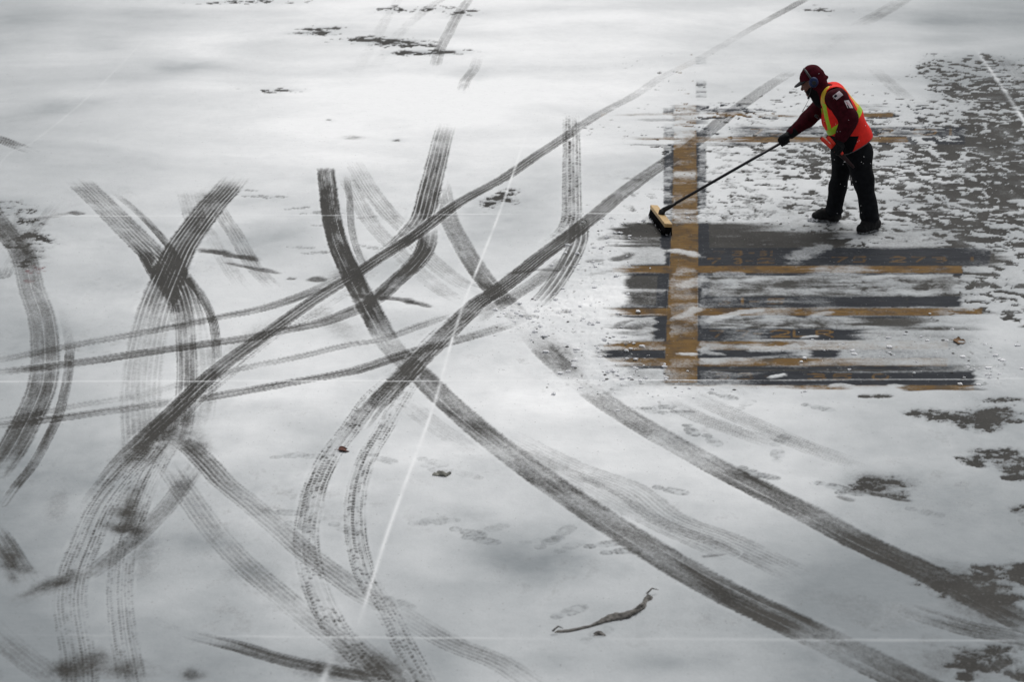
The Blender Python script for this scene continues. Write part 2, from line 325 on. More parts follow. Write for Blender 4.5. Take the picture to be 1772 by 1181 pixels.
# lugged twin tyres, lower centre
R([(690,650),(645,690),(609,741),(572,790),(548,838),(536,883),(529,936),(536,985),(552,1038),(572,1078),(590,1105),(621,1140),(656,1185),(690,1240)], [.6,.7,.85,.85,.8,.75,.7,.5,.65,.85,.5,.9,.85,.8], wx=44, k=5, kind='lug', n=5, gw=.06, lugp=.075)
R([(720,650),(690,700),(662,749),(637,790),(621,834),(614,883),(616,936),(627,985),(641,1018),(664,1054),(684,1091),(702,1128),(731,1180),(760,1240)], [.4,.55,.8,.85,.75,.7,.75,.8,.75,.55,.5,.85,.85,.8], wx=38, k=5, kind='lug', n=5, gw=.06, lugp=.075)
R([(600,1108),(650,1150),(700,1190)], [.7,.75,.75], w=.16, kind='rib', n=4)
# lugged tracks to the lower left
R([(285,745),(252,788),(205,840),(172,888),(150,940),(130,990),(121,1040),(126,1090),(135,1140),(138,1190),(138,1250)], [.7,.8,.78,.75,.78,.78,.5,.4,.62,.72,.6], wx=56, k=4, kind='lug', n=8, gw=.06, lugp=.055)
R([(300,760),(280,792),(255,840),(235,890),(216,940),(207,1015),(209,1065),(215,1115),(225,1165),(236,1230)], [.75,.7,.72,.8,.6,.42,.42,.55,.7,.6], wx=44, k=4, kind='lug', n=7, gw=.06, lugp=.055)
R([(352,795),(345,802),(295,872),(240,930),(200,962),(155,997),(110,1015)], [.2,.35,.42,.5,.4,.45,.2], w=.14, kind='rib', n=2, gw=.12, lines=.9)
R([(125,1012),(90,1024),(40,1042),(-20,1072)], [.5,.35,.2,.1], w=.12, kind='rib', n=3)
R([(300,760),(326,775),(358,806),(387,838),(432,875),(460,900),(489,924),(530,961),(584,1001),(629,1034),(678,1058),(776,1115),(857,1148),(910,1181),(960,1215)], [.76,.78,.72,.52,.44,.5,.42,.48,.44,.42,.22,.4,.36,.22,.15], w=.17, kind='rib', n=5, gw=.08, gcut=.9)
R([(285,800),(293,814),(326,863),(367,920),(407,965),(440,997),(489,1038),(538,1079),(588,1115),(640,1150)], [.25,.38,.36,.34,.34,.44,.34,.32,.42,.45], w=.17, kind='rib', n=5, gw=.08, gcut=.9)
R([(310,1097),(346,1108),(407,1122),(468,1140),(530,1155),(600,1168),(660,1180),(740,1195)], [.1,.7,.75,.6,.62,.75,.7,.6], w=.13, kind='rib', n=3, gw=.06)
R([(244,1071),(309,1095),(346,1105)], [.25,.3,.2], w=.08, kind='rib', n=2)
R([(-30,1080),(0,1107),(49,1148),(94,1181),(140,1220)], [.25,.3,.25,.35,.35], w=.18, kind='rib', n=5)
R([(-20,910),(0,932),(24,969),(50,1010)], [.4,.6,.55,.2], w=.14, kind='rib', n=4)
# faint treads, lower right
R([(849,745),(939,790),(1000,818),(1090,852),(1157,902),(1252,938),(1337,978),(1400,1010)], [0.09,0.21,0.29,0.31,0.29,0.34,0.38,0.09], w=.26, kind='rib', n=7, gcut=.9, gw=.05)
R([(870,770),(1000,835),(1130,905),(1240,955),(1300,985)], [.1,.25,.25,.35,.1], w=.2, kind='rib', n=6, gcut=.9)
R([(1225,935),(1260,960)], [.5,.5], w=.14, kind='lug', n=4, lugp=.06); R([(1320,965),(1385,985)], [.5,.45], w=.15, kind='lug', n=4, lugp=.06)
R([(1125,685),(1202,722),(1292,756),(1380,785)], [.2,.34,.34,.1], w=.18, kind='rib', n=6, gcut=.9)
R([(1180,680),(1290,730),(1405,780),(1517,818)], [.25,.32,.36,.15], w=.2, kind='rib', n=6, gcut=.9)
R([(1560,1055),(1598,1068),(1674,1091),(1764,1110),(1840,1130)], [.1,.5,.6,.6,.5], w=.2, kind='rib', n=5, gcut=.7); R([(1590,1062),(1690,1100),(1760,1120)], [.5,.5,.5], w=.24, kind='lug', n=5, lugp=.07)
R([(1030,610),(1060,625),(1100,645)], [.3,.5,.3], w=.07, kind='rib', n=2)
# scuffs dragged through the snow
scuff([(330,431),(381,440),(423,448),(455,455)], .75, 5); scuff([(380,455),(444,467),(490,477)], .6, 3); scuff([(495,484),(514,485)], .6, 3); scuff([(536,482),(566,488)], .7, 5)
scuff([(594,512),(640,516),(690,520),(730,532)], .65, 5); scuff([(700,521),(725,528),(750,536)], .6, 3); scuff([(60,382),(130,370)], .25, 3); scuff([(122,367),(143,374)], .6, 4)
scuff([(1495,855),(1545,865),(1583,872)], .7, 5); scuff([(1445,862),(1480,872)], .45, 4); scuff([(1210,968),(1260,962)], .4, 3)
scuff([(1060,404),(1090,398),(1125,400)], .85, 7); scuff([(1060,455),(1095,438)], .7, 5); scuff([(1030,418),(1070,408)], .4, 3)
# melted and trampled openings
for t in [(860,350,30,12,6,.6,.75),(880,335,18,8,4,.6,.75),
          (1600,716,34,8,10,.6,.9),(1650,724,60,10,16,.6,.9),(1720,722,60,16,20,.6,1.15),(1700,735,36,14,10,.6,.9),(1735,696,50,5,8,.6,.8),(1500,689,14,4,3,.3,1.1),(1530,688,18,4,4,.3,1.0),(1690,796,30,14,10,.6,.9),(1740,794,34,16,14,.6,1.15),
          (1765,812,34,16,10,.6,.9),(1765,828,28,8,8,.6,.9),(1530,838,44,14,10,.6,.75),(1500,845,30,8,8,.6,.7),(1545,860,26,8,6,.6,.8),(1765,886,24,8,6,.6,.8),
          (1665,1012,70,22,12,.7,.8),(1740,1005,60,26,14,.7,.95),(1730,1040,60,20,16,.6,.95),(1770,990,30,14,8,.6,.8),(1720,1150,70,20,20,.6,.95),(1700,1132,60,10,10,.6,.95),(1765,1175,30,14,10,.6,.9),(1670,1175,20,8,8,.6,.8),
          (50,420,44,20,8,.6,.55),(45,455,40,14,6,.5,.4),(12,365,60,20,8,.6,.35),(55,385,26,10,4,.5,.5)]:
    thin(*t)

for t in [(228,872,16,30,.6,.35),(220,890,26,9,.75,0),(214,917,32,9,.8,.1),(222,905,20,8,.5,0),(105,1008,26,11,.75,-.35),(75,1018,24,7,.6,-.3),(45,1032,20,5,.4,-.3),(12,965,22,16,.7,.8),(25,985,30,7,.7,.2),(20,1003,12,8,.5,.8),(130,1000,16,8,.5,0),(112,1160,18,12,.75,0),(160,1148,34,18,.6,0),(268,765,60,28,.6,-.6),(300,740,40,22,.5,-.6),(335,775,26,20,.6,.6),(130,1165,40,14,.5,0),(225,1165,40,16,.6,0),(330,1172,20,10,.6,0),
          (295,470,30,26,.4,.9),(360,345,22,12,.5,-.6),(15,400,40,20,.5,.4),(45,440,30,14,.5,.3),(620,1150,50,22,.5,.5),(690,1165,50,20,.5,.5),(560,1165,50,16,.5,.2),(470,1140,50,10,.4,.25),
          (250,965,20,40,.25,.2),(100,880,18,30,.2,.4),(1525,838,46,14,.45,.1),(1490,850,30,8,.4,0),(1660,1010,80,22,.4,.3),(1700,1060,60,24,.4,.4),(1545,975,40,10,.35,.4),(970,610,34,14,.5,.5),(985,640,20,8,.5,.3),(1640,1155,80,30,.25,0),(1500,1060,120,26,.12,.2),
          (610,240,18,3,.4,0),(575,560,50,16,.25,.6),(440,590,60,16,.3,-.6),(700,650,26,18,.5,-.7),(600,475,30,14,.4,-.4),(985,410,26,12,.5,-.4),(850,520,26,16,.5,-.4)]:
    smear(*t)
# ---- right-hand melt: broken, patchy snow on wet concrete
MELT = [(1560,108,.05),(1620,113,.40),(1690,118,.55),(1772,125,.2),(1580,150,.0),(1640,145,.5),(1700,150,.6),(1480,190,.05),(1560,215,.25),(1620,190,.35),(1700,190,.62),(1772,200,.55),
 (1560,240,.35),(1640,230,.5),(1700,250,.72),(1772,260,.78),(1540,275,.42),(1620,290,.6),(1700,300,.72),(1772,300,.78),(1560,320,.42),(1640,330,.58),(1700,340,.6),(1772,340,.62),
 (1540,360,.3),(1600,375,.55),(1680,372,.62),(1772,385,.5),(1560,405,.25),(1640,405,.35),(1690,410,.45),(1772,410,.45),(1600,425,.1),(1690,425,.45),(1740,440,.3),(1772,440,.3),
 (1690,490,.55),(1730,480,.5),(1772,470,.3),(1700,520,.2),(1772,540,.25),(1720,570,.0),(1772,590,.0),
 (1240,210,.18),(1300,195,.18),(1370,200,.15),(1240,270,.15),(1300,280,.22),(1360,300,.28),(1420,290,.38),(1320,240,.2),(1440,250,.4),(1400,330,.2),(1460,340,.28),(1340,330,.16),(1280,340,.12),(1300,365,.16),(1380,370,.3),(1440,395,.2),
 (1530,220,.3),(1520,300,.4),(1460,200,.15),(1080,340,.05),(1090,300,.03),(1130,200,.05),(1000,300,.02),(900,300,.02),(1000,160,.0),(1300,140,.0),(1420,120,.0),(1500,130,.0),(1550,80,.0),(1772,80,.0),(1650,85,.0),
 (1300,600,.0),(1000,600,.0),(1500,620,.0),(1640,620,.0),(1120,450,.0),(1400,480,.0),(1560,500,.1),(1640,500,.15),(1780,680,.0)]
mx = np.array([t[0] for t in MELT], np.float32); my = np.array([t[1] for t in MELT], np.float32); mv = np.array([t[2] for t in MELT], np.float32)
cx2 = np.linspace(PX0, PX1, 180); cy2 = np.linspace(PY1, PY0, 150)
d2 = (cx2[None, :, None] - mx) ** 2 + (2.2 * (cy2[:, None, None] - my)) ** 2
w2 = 1 / (d2 + 14.0 ** 2) ** 2.0
melt = bil((w2 * mv).sum(2) / w2.sum(2))
ii, jj = SL(1000, PX1, 95, 640)
x, y = Xg[ii, jj], Yg[ii, jj]
wa, wb = gn(x * 3, y * 3, 301), gn(x * 3, y * 3, 302)
nn = fbm(x * 6.6 + .5 * wa, y * 6.2 + .4 * wb, 303, 5, .58)
big = fbm(x * 1.1, y * 1.0, 304, 3)
q = uni(.85 * nn + .35 * big)
mm = melt[ii, jj]
bare = sm(-.06, .06, mm - q + .07 * gn(x * 30, y * 22, 306)) * sm(.02, .08, mm)
thinrim = sm(-.30, .05, mm - q) * sm(.04, .2, mm)
snow[ii, jj] *= 1 - .95 * bare
tone[ii, jj] -= 10 * thinrim

# ---- boot prints
def boot(px, py, ang, a=.6, L=.27, seed=0):
    ang = ang + .9 * math.sin(seed * 12.9)
    g = G(px, py); k = FPX / (g[1] * cp + HC * sp)
    i2, j2 = SL(px - .22 * k, px + .22 * k, py - .12 * k, py + .12 * k)
    dx, dy = Xg[i2, j2] - g[0], Yg[i2, j2] - g[1]; c, s = math.cos(ang), math.sin(ang)
    u = (dx * c + dy * s) / (L / 2); v = (-dx * s + dy * c) / .052
    wv = np.where(u > -.1, 1 - .15 * (u - .35) ** 2 * 3, .78 - .25 * np.exp(-((u + .12) / .14) ** 2))
    e = np.maximum(((u - .3) / .7) ** 4 + (v / 1.0) ** 2, 0); h = ((u + .68) / .32) ** 2 + (v / .78) ** 2
    sole = np.maximum(1 - sm(.75, 1.1, e), 1 - sm(.7, 1.1, h))
    n = fbm(dx * 16 + px, dy * 16 + py, 411 + seed, 3)
    tread = .6 + .4 * sm(-.5, .6, np.sin(u * 26 + 1.6 * np.abs(v) + 1.5 * n))
    m = sole * tread * sm(-.45, .45, n + .12 + .5 * gn(dx * 5 + px, dy * 5, 420 + seed)) * a
    lowf = .6 if py > 660 else 1.0
    snow[i2, j2] *= 1 - m * lowf; tone[i2, j2] -= 22 * sole * a * (1.3 - lowf)
rnd = random.Random(4)
BP = [(1097,337,1.4,.5),(1090,362,1.5,.55),(1127,341,1.2,.45),(1238,262,.4,.5),(1247,271,.3,.5),(1258,258,.6,.4),(1240,295,.2,.45),(1255,290,.5,.4),(1262,316,.9,.5),(1280,348,-.7,.7),(1306,344,-.8,.7),(1300,357,-.6,.5),
 (1330,322,.5,.6),(1350,330,.7,.6),(1316,300,.2,.5),(1345,285,.5,.6),(1300,270,.4,.6),(1285,255,.3,.5),(1370,310,.6,.6),(1390,345,.5,.6),(1400,300,.2,.6),(1325,262,.6,.6),(1292,300,.9,.5),(1356,355,.2,.5),(1330,372,.2,.55),(1300,378,.1,.55),(1392,362,.4,.5),(1420,345,.8,.5),
 (1220,352,.2,.75),(1215,362,.3,.7),(1230,372,.1,.6),(1100,312,.4,.35),(1150,330,.6,.3),(1560,350,.3,.6),(1590,352,.3,.6),(1600,385,.3,.6),(1570,330,.5,.5),(1655,300,.3,.4),(1580,400,.2,.5),(1615,415,.2,.5),
 (425,331,-.9,.5),(441,341,-.8,.55),(478,343,-.6,.55),(514,362,-.5,.5),(541,370,-.4,.5),(570,372,-.4,.4),(560,392,-.3,.4),(640,378,.3,.3),(545,440,.5,.45),(520,430,.4,.3),(640,430,.2,.4),
 (662,797,.1,.45),(748,803,.2,.35),(752,816,0,.3),(800,823,.1,.2),(810,925,-.1,.5),(832,938,-.3,.55),(760,907,.1,.35),(740,905,.0,.3),(850,920,0,.3),(950,942,.1,.4),(975,925,.2,.35),(985,950,0,.3),(1045,946,-.4,.65),(1075,958,-.3,.7),(935,940,.0,.2),
 (1140,708,.2,.7),(1170,717,.4,.65),(1195,747,-.8,.85),(1232,765,-.5,.65),(1115,712,.3,.4),(1415,708,.3,.7),(1250,688,.1,.7),(1160,852,.1,.65),(1300,820,-.6,.75),(1318,826,-.5,.7),(1440,845,-.8,.8),(1480,857,-.5,.75),(1065,677,.2,.4),(1290,703,.2,.3),(1350,765,.2,.5),(1345,792,.6,.5),
 (1032,1103,.2,.25),(985,1063,.2,.5),(500,792,.1,.4),(532,793,0,.35),(487,890,.1,.45),(520,915,.0,.4),(595,918,.0,.4),(690,1048,.1,.4),(1445,1113,.3,.4),(1600,890,.2,.3)]
for n_, (a_, b_, c_, d_) in enumerate(BP): boot(a_, b_, c_, d_, seed=n_)
for n_ in range(44):
    a_, b_ = rnd.uniform(1225, 1470), rnd.uniform(200, 385)
    boot(a_, b_, rnd.choice([0.2, .6, -.5, 1.0, 2.7]) + rnd.uniform(-.3, .3), rnd.uniform(.3, .6), seed=100 + n_)

# ---- brush-swept strokes
def sweep(x0, x1, y0, y1, a, fx0=40, fx1=60, sp_=8.0, rough=.35):
    _ts[0] += 7; sd = _ts[0]
    ii, jj = SL(x0 - fx0 * 1.5, x1 + fx1 * 1.5, y0 - 6, y1 + 6)
    X_, Y_, px, py = Xg[ii, jj], Yg[ii, jj], PXg[ii, jj], PYg[ii, jj]
    yw_ = Y_ + .10 * gn(X_ * .9, Y_ * .9, sd + 7) + .05 * gn(X_ * 2.1, Y_ * 2, sd + 8)
    blot = fbm(X_ * 2.2, Y_ * 2.6, sd + 9, 4, .6)
    st = .45 * blot + .6 * fbm(X_ * 1.3, yw_ * sp_ * .55, sd, 4, .6) + .5 * fbm(X_ * 5, yw_ * 6, sd + 5, 4, .65)
    jag = gn(X_ * .4, Y_ * 14, sd + 1)
    ex = sm(x0 - fx0 * .5, x0 + fx0 * .5, px + jag * fx0 * .7) * (1 - sm(x1 - fx1 * .5, x1 + fx1 * .5, px + jag * fx1 * .7))
    h = max(1.6, (y1 - y0) * .12); wob = gn(X_ * 1.3, Y_ * 0 + sd, sd + 2) * 1.6 + gn(X_ * 5, Y_ * 4, sd + 3) * 1.2
    ey = sm(y0 - h, y0 + h, py + wob) * (1 - sm(y1 - h, y1 + h, py + wob))
    m = ex * ey
    A = np.clip(a + rough * st * (1.25 - a) * 1.6, 0, .97)
    snow[ii, jj] *= 1 - m * A
    tone[ii, jj] -= 12 * m * (1 - A)
# vertical lead-in line, part cleared
for (y0, y1, a) in ((183,199,.45),(199,222,.12),(222,236,.3),(240,254,.15),(254,300,.86),(307,366,.86),(366,387,.5)):
    sweep(1163, 1209, y0, y1, a, 8, 8, 7, .55)
for (y0, y1, a) in ((188,198,.5),(215,240,.16),(256,300,.55),(300,368,.5),(376,388,.4)):
    sweep(1148, 1166, y0, y1, a, 3, 3, 5, .6)
for (y0, y1, a) in ((100,112,.2),(140,170,.1),(185,192,.3),(228,242,.3),(254,300,.6),(300,360,.6)):
    sweep(1204, 1222, y0, y1, a, 3, 3, 5, .6)
# faint upper rows
sweep(1210, 1300, 190, 199, .35, 30, 60, 9, .6); sweep(1095, 1165, 198.5, 201, .4, 60, 10); sweep(1100, 1170, 207, 211, .3, 60, 10); sweep(1190, 1220, 209, 217, .5, 20, 20)
sweep(1300, 1370, 201, 205, .3, 30, 30, 9, .6); sweep(1480, 1528, 183, 193, .45, 20, 20, 9, .6); sweep(1440, 1548, 195, 203.5, .92, 20, 10, 5, .1)
sweep(1280, 1600, 221, 236, .55, 40, 60, 9, .7); sweep(1278, 1570, 237, 247.5, .93, 40, 5, 4, .12); sweep(1180, 1280, 238, 247, .35, 20, 60, 9, .6); sweep(1085, 1170, 240, 243, .55, 50, 10); sweep(1095, 1170, 251, 254, .35, 50, 10); sweep(1200, 1300, 248, 255, .3, 30, 60, 9, .6); sweep(1570, 1680, 224, 237, .5, 40, 60, 9, .6)
# main swept field
sweep(1082, 1330, 388, 411, .86, 16, 70, 6, .22); sweep(1300, 1455, 402, 432, .88, 80, 40, 6, .22); sweep(1175, 1330, 410, 433, .85, 30, 60, 6, .25)
sweep(1085, 1160, 412, 430, .75, 60, 10, 6, .4); sweep(1070, 1120, 398, 412, .8, 40, 20); sweep(1143, 1230, 388, 432, .92, 4, 6, 6, .12)
sweep(1205, 1680, 430, 462, .88, 20, 50, 7, .22); sweep(1560, 1720, 432, 461, .85, 40, 50, 7, .25)
sweep(1085, 1170, 459, 473, .86, 50, 5, 6, .2); sweep(1205, 1400, 460, 474, .9, 10, 60, 5, .2); sweep(1380, 1540, 460, 474, .5, 60, 60, 9, .6); sweep(1520, 1666, 460, 474, .84, 50, 4, 6, .3)
sweep(1075, 1160, 473, 479, .85, 40, 10); sweep(1205, 1420, 473, 479, .7, 30, 80, 9, .5); sweep(1480, 1665, 473, 478, .55, 60, 20, 9, .6)
sweep(1086, 1160, 478, 503, .86, 14, 8, 7, .15); sweep(1086, 1160, 505, 532, .72, 16, 8, 8, .4); sweep(1205, 1460, 479, 514, .52, 20, 120, 9, .75); sweep(1440, 1670, 480, 514, .34, 100, 60, 9, .75)
sweep(1205, 1360, 513, 534, .68, 20, 60, 8, .45); sweep(1340, 1480, 513, 534, .78, 60, 80, 8, .4); sweep(1450, 1662, 514, 533, .93, 60, 10, 5, .12)
sweep(1072, 1160, 534, 547, .88, 44, 5, 6, .2); sweep(1205, 1300, 534, 548, .85, 10, 50, 6, .25); sweep(1280, 1440, 534, 548, .48, 60, 60, 9, .6); sweep(1420, 1640, 534, 548, .84, 50, 40, 6, .25); sweep(1630, 1700, 536, 547, .4, 40, 40, 9, .6)
sweep(1090, 1165, 547, 551, .8, 50, 5); sweep(1132, 1160, 548, 590, .92, 12, 4, 6, .15); sweep(1080, 1135, 560, 590, .42, 60, 30, 8, .6); sweep(1205, 1260, 549, 592, .62, 10, 60, 8, .6); sweep(1250, 1470, 548, 572, .38, 60, 80, 10, .8); sweep(1480, 1600, 549, 567, .78, 60, 50, 7, .3); sweep(1530, 1680, 568, 574, .5, 40, 80, 9, .7)
sweep(1205, 1330, 571, 592, .62, 20, 40, 9, .6); sweep(1318, 1492, 571, 590, .92, 40, 50, 6, .18)
sweep(1062, 1160, 592, 607, .6, 60, 8, 9, .6); sweep(1205, 1430, 592, 607, .42, 30, 80, 10, .7)
sweep(1042, 1160, 607, 621, .88, 40, 8, 6, .25); sweep(1205, 1335, 607, 621, .82, 20, 60, 7, .4); sweep(1330, 1390, 608, 621, .4, 40, 40, 9, .6); sweep(1402, 1450, 607, 620, .9, 16, 16, 6, .2)
sweep(1070, 1160, 621, 635, .7, 60, 8, 8, .5); sweep(1205, 1460, 621, 635, .5, 20, 90, 10, .7); sweep(1100, 1152, 635, 641, .7, 60, 8)
sweep(1205, 1340, 634, 645, .68, 10, 60, 9, .5); sweep(1320, 1600, 634, 645, .78, 60, 200, 7, .4); sweep(1205, 1330, 643, 669, .62, 10, 60, 9, .5); sweep(1300, 1686, 645, 668, .92, 60, 10, 6, .15)
sweep(1370, 1470, 668, 677, .55, 60, 40, 9, .6); sweep(1560, 1685, 667, 678, .84, 20, 40, 7, .4); sweep(1150, 1206, 660, 670, .4, 10, 10, 8, .6)
for (y0, y1, a) in ((432,462,.88),(462,520,.68),(520,560,.62),(560,590,.72),(590,620,.85),(620,640,.7),(640,662,.6)):
    sweep(1150, 1212, y0 - 2, y1 + 2, a, 6, 6, 7, .5)
# thin grey residue between the strokes, light dusting over the wet melt
rg = sm(1070, 1110, PXg) * (1 - sm(1640, 1720, PXg)) * sm(384, 396, PYg) * (1 - sm(664, 680, PYg))
rn = .5 * fbm(Xg * 3, Yg * 3, 871, 4, .6) + .5 * fbm(Xg * 1.2, Yg * 8, 872, 4, .6)
snow *= 1 - rg * np.clip(.20 + .30 * rn, 0, .6); tone -= 10 * rg
dz = sm(.05, .3, melt) * np.clip(.10 + .26 * fbm(Xg * 2.5, Yg * 2.2, 873, 5, .6), 0, .36)
snow = np.where(PXg > 1100, np.maximum(snow * (1 - .10 * sm(.1, .4, melt)), dz), snow); tone -= 7 * sm(.1, .4, melt)
# windrows of brushed snow left across the strip
def ridge(pts, wpx, a=.75):
    _ts[0] += 7; sd = _ts[0]; k = len(pts) // 2
    W = abs(G(*pts[k])[1] - G(pts[k][0], pts[k][1] + wpx)[1])
    ii, jj, lat, arc, pr, ok = field(pts, W * 2)
    n = fbm(Xg[ii, jj] * 9, Yg[ii, jj] * 8, sd, 4, .6)
    al = np.interp(pr, np.linspace(0, len(pts) - 1, 5), [.3, 1, 1, 1, .2])
    m = sm(.15, .75, np.exp(-(lat / W) ** 2) * al + .45 * n * np.exp(-(lat / W / 1.6) ** 2)) * a * ok
    snow[ii, jj] = snow[ii, jj] + (0.97 - snow[ii, jj]) * m; tone[ii, jj] += 6 * m
for p_, w_, a_ in ([(1150,435),(1180,437),(1215,446)],4,.75), ([(1205,566),(1250,550),(1300,540),(1330,537)],4,.7), ([(1165,556),(1190,545),(1215,530)],4,.6), ([(1170,500),(1200,490),(1225,478)],5,.5), ([(1200,602),(1225,612),(1260,616)],3,.6), ([(1170,613),(1190,615),(1212,614)],2.5,.8), \
    ([(1368,460),(1390,440),(1420,430),(1440,425)],6,.55), ([(1230,480),(1260,474),(1300,478)],4,.4), ([(1330,655),(1345,653),(1362,649)],2.5,.9), ([(1390,586),(1405,584),(1420,583)],2,.9), ([(1445,540),(1420,545),(1400,552)],3,.6), ([(1290,610),(1340,605),(1420,600)],5,.6), ([(1530,500),(1590,510),(1640,500)],5,.5), ([(1450,490),(1500,485),(1540,480)],4,.6), ([(1450,505),(1520,510),(1600,507)],4,.5), ([(1320,500),(1380,505),(1440,500)],4,.5), ([(1430,672),(1455,668),(1480,672)],3,.8), ([(1530,672),(1550,669),(1562,672)],3,.7):
    ridge(p_, w_, a_)
# heaps and spilled crumbs of snow round the swept field
_crumb = fbm(Xg * 9, Yg * 8, 777, 4, .65)
ii, jj = SL(840, 1240, 380, 720)
hp = np.zeros_like(Xg)
for (a_, b_, rx, ry, v_) in ((1030,470,60,60,1),(1000,540,90,40,1),(930,560,70,30,.9),(1040,600,70,40,.8),(1060,660,70,30,.8),(1060,420,50,26,.8),(900,545,50,18,.8),(1130,690,80,18,.5),(1100,650,60,20,.6),(1240,680,80,12,.5),(1700,640,50,40,.9),(1640,590,90,40,.5),(1500,610,100,24,.6),(1010,650,60,26,.6),(1200,378,140,9,.6),(1040,385,40,12,.7)):
    hp = np.maximum(hp, v_ * np.exp(-(((PXg - a_) / rx) ** 2 + ((PYg - b_) / ry) ** 2) * .9))
grit_m = sm(.42, .75, gn(Xg * 26, Yg * 17, 781) * .8 + .35 * _crumb) * sm(.15, .6, hp)
snow -= .5 * grit_m * snow
tone += hp * (_crumb * 12 - 4)
for p_, a_ in ([(1085,388),(1140,392)],.5),([(1010,480),(1060,470),(1090,462)],.25),([(1060,570),(1080,560),(1100,556)],.5),([(960,545),(990,540)],.3),([(900,548),(935,552)],.3),([(870,478),(920,470),(985,470)],.45),([(1010,455),(1050,452)],.45):
    scuff(p_, a_, 3)
# ---- slab joints packed with snow
def joint(pts, w, a=.9, t=240):
    ii, jj, lat, arc, pr, ok = field(pts, max(w * 2.4, .05))
    W = np.maximum(w * .5, .55 * (Yg[ii, jj] * cp + HC * sp) / FPX * (1 if abs(pts[0][1] - pts[-1][1]) > 60 else 1.9))
    m = np.exp(-(lat / W) ** 2) * a * ok * (.55 + .45 * sm(-.5, .3, gn(arc * 2.4, arc * 0 + .5, int(pts[0][0]) + 11))) * sm(0, .6, arc) * sm(0, .6, float(arc.max()) - arc)
    snow[ii, jj] = snow[ii, jj] + (1 - snow[ii, jj]) * m
    tone[ii, jj] += np.maximum(t - tone[ii, jj], 0) * m * .8
joint([(-560,380),(0,376.5),(520,374.2),(1000,371.2),(1772,364.5),(2460,358)], .022, .62)
joint([(-560,665.5),(0,663),(700,661.5),(1200,660.2),(1772,658),(2460,656)], .024, .78)
joint([(-560,1097),(0,1102.5),(300,1105)], .03, .3, 200); joint([(300,1105),(600,1107),(1000,1110)], .028, .6, 210); joint([(1000,1110),(1370,1111.5),(1772,1113),(2460,1115)], .04, .55, 198)
joint([(1480,176.6),(1772,175.4),(2100,174.5)], .03, .6, 205); joint([(-330,181),(520,179.5),(1480,176.6)], .02, .18)
joint([(913,226),(905,250),(862,376),(798,540),(749,708),(678,904),(629,1058),(615,1100)], .026, .85, 238); joint([(990,0),(962,84),(937,157),(905,250)], .022, .22, 236)
joint([(586,1109),(565,1165),(550,1215),(525,1300)], .045, .85, 205)
joint([(1690,85),(1701,104),(1737,156),(1773,212),(1830,300),(1960,500)], .06, 1.0, 224)
joint([(-330,716),(-116,485),(0,285),(60,245),(156,166),(260,60)], .03, .4, 222); joint([(360,12),(378,0),(420,-40)], .03, .4)
# thin pale rims beside the lead-in paint
for p_ in ([(1163.5,388),(1160.5,430),(1156,500),(1151,600),(1149,660)], [(1208,388),(1208.5,430),(1207.5,520),(1206.5,600),(1206,662)], [(1229,400),(1229.5,436)], [(1145,400),(1143,450)], [(1143,505),(1141,530)]):
    joint(p_, .006, .22, 180)

# ---- painted markings (yellow and black coats on the concrete)
yel = np.zeros_like(Xg); blk = np.zeros_like(Xg); red = np.zeros_like(Xg)
vl = np.interp(PYg, [100, 266, 398, 424, 646, 700], [1171, 1165.6, 1162.5, 1161, 1150, 1147]); vr = np.interp(PYg, [100, 266, 398, 646, 700], [1203.5, 1205, 1208.5, 1206.5, 1206])
bw = np.interp(PYg, [100, 266, 424, 646], [12, 15.5, 19, 24])
edge = gn(Xg * 6, Yg * 5, 71) * .9 + gn(Xg * 22, Yg * 16, 72) * .8
ver = sm(-.8, .8, PXg - vl + edge) * sm(-.8, .8, vr - PXg + edge) * (PYg > 60) * (PYg < 664)
vbl = sm(-.8, .8, PXg - vl + bw + edge) * sm(-.8, .8, vr + bw - PXg + edge) * (PYg > 60) * (PYg < 645)
yel = np.maximum(yel, ver); blk = np.maximum(blk, vbl)
def bar(x0, x1, y0, y1, tgt):
    m = sm(-1.2, 1.2, PXg - x0 + edge * 2) * sm(-1.2, 1.2, x1 - PXg + edge * 2) * sm(-.7, .7, PYg - y0 + edge * .5) * sm(-.7, .7, y1 - PYg + edge * .5)
    return np.maximum(tgt, m)
for x0, x1, y0, y1 in ((1040,1545,196,203.5),(1060,1570,237.5,247.5),(1060,1666,461,473.5),(1050,1700,534.5,547.5),(1045,1640,592.5,607),(1045,1640,622,635),(1150,1686,668.5,678)): yel = bar(x0, x1, y0, y1, yel)
for x0, x1, y0, y1 in ((1060,1600,181,206),(1075,1670,220,251),(1080,1668,455,478.5),(1205,1712,430,461),(1070,1700,529,552),(1205,1668,514,534.5),(1205,1495,570,592.5),(1045,1650,606,622.5),(1090,1650,634,641),(1205,1690,643,669)): blk = bar(x0, x1, y0, y1, blk)
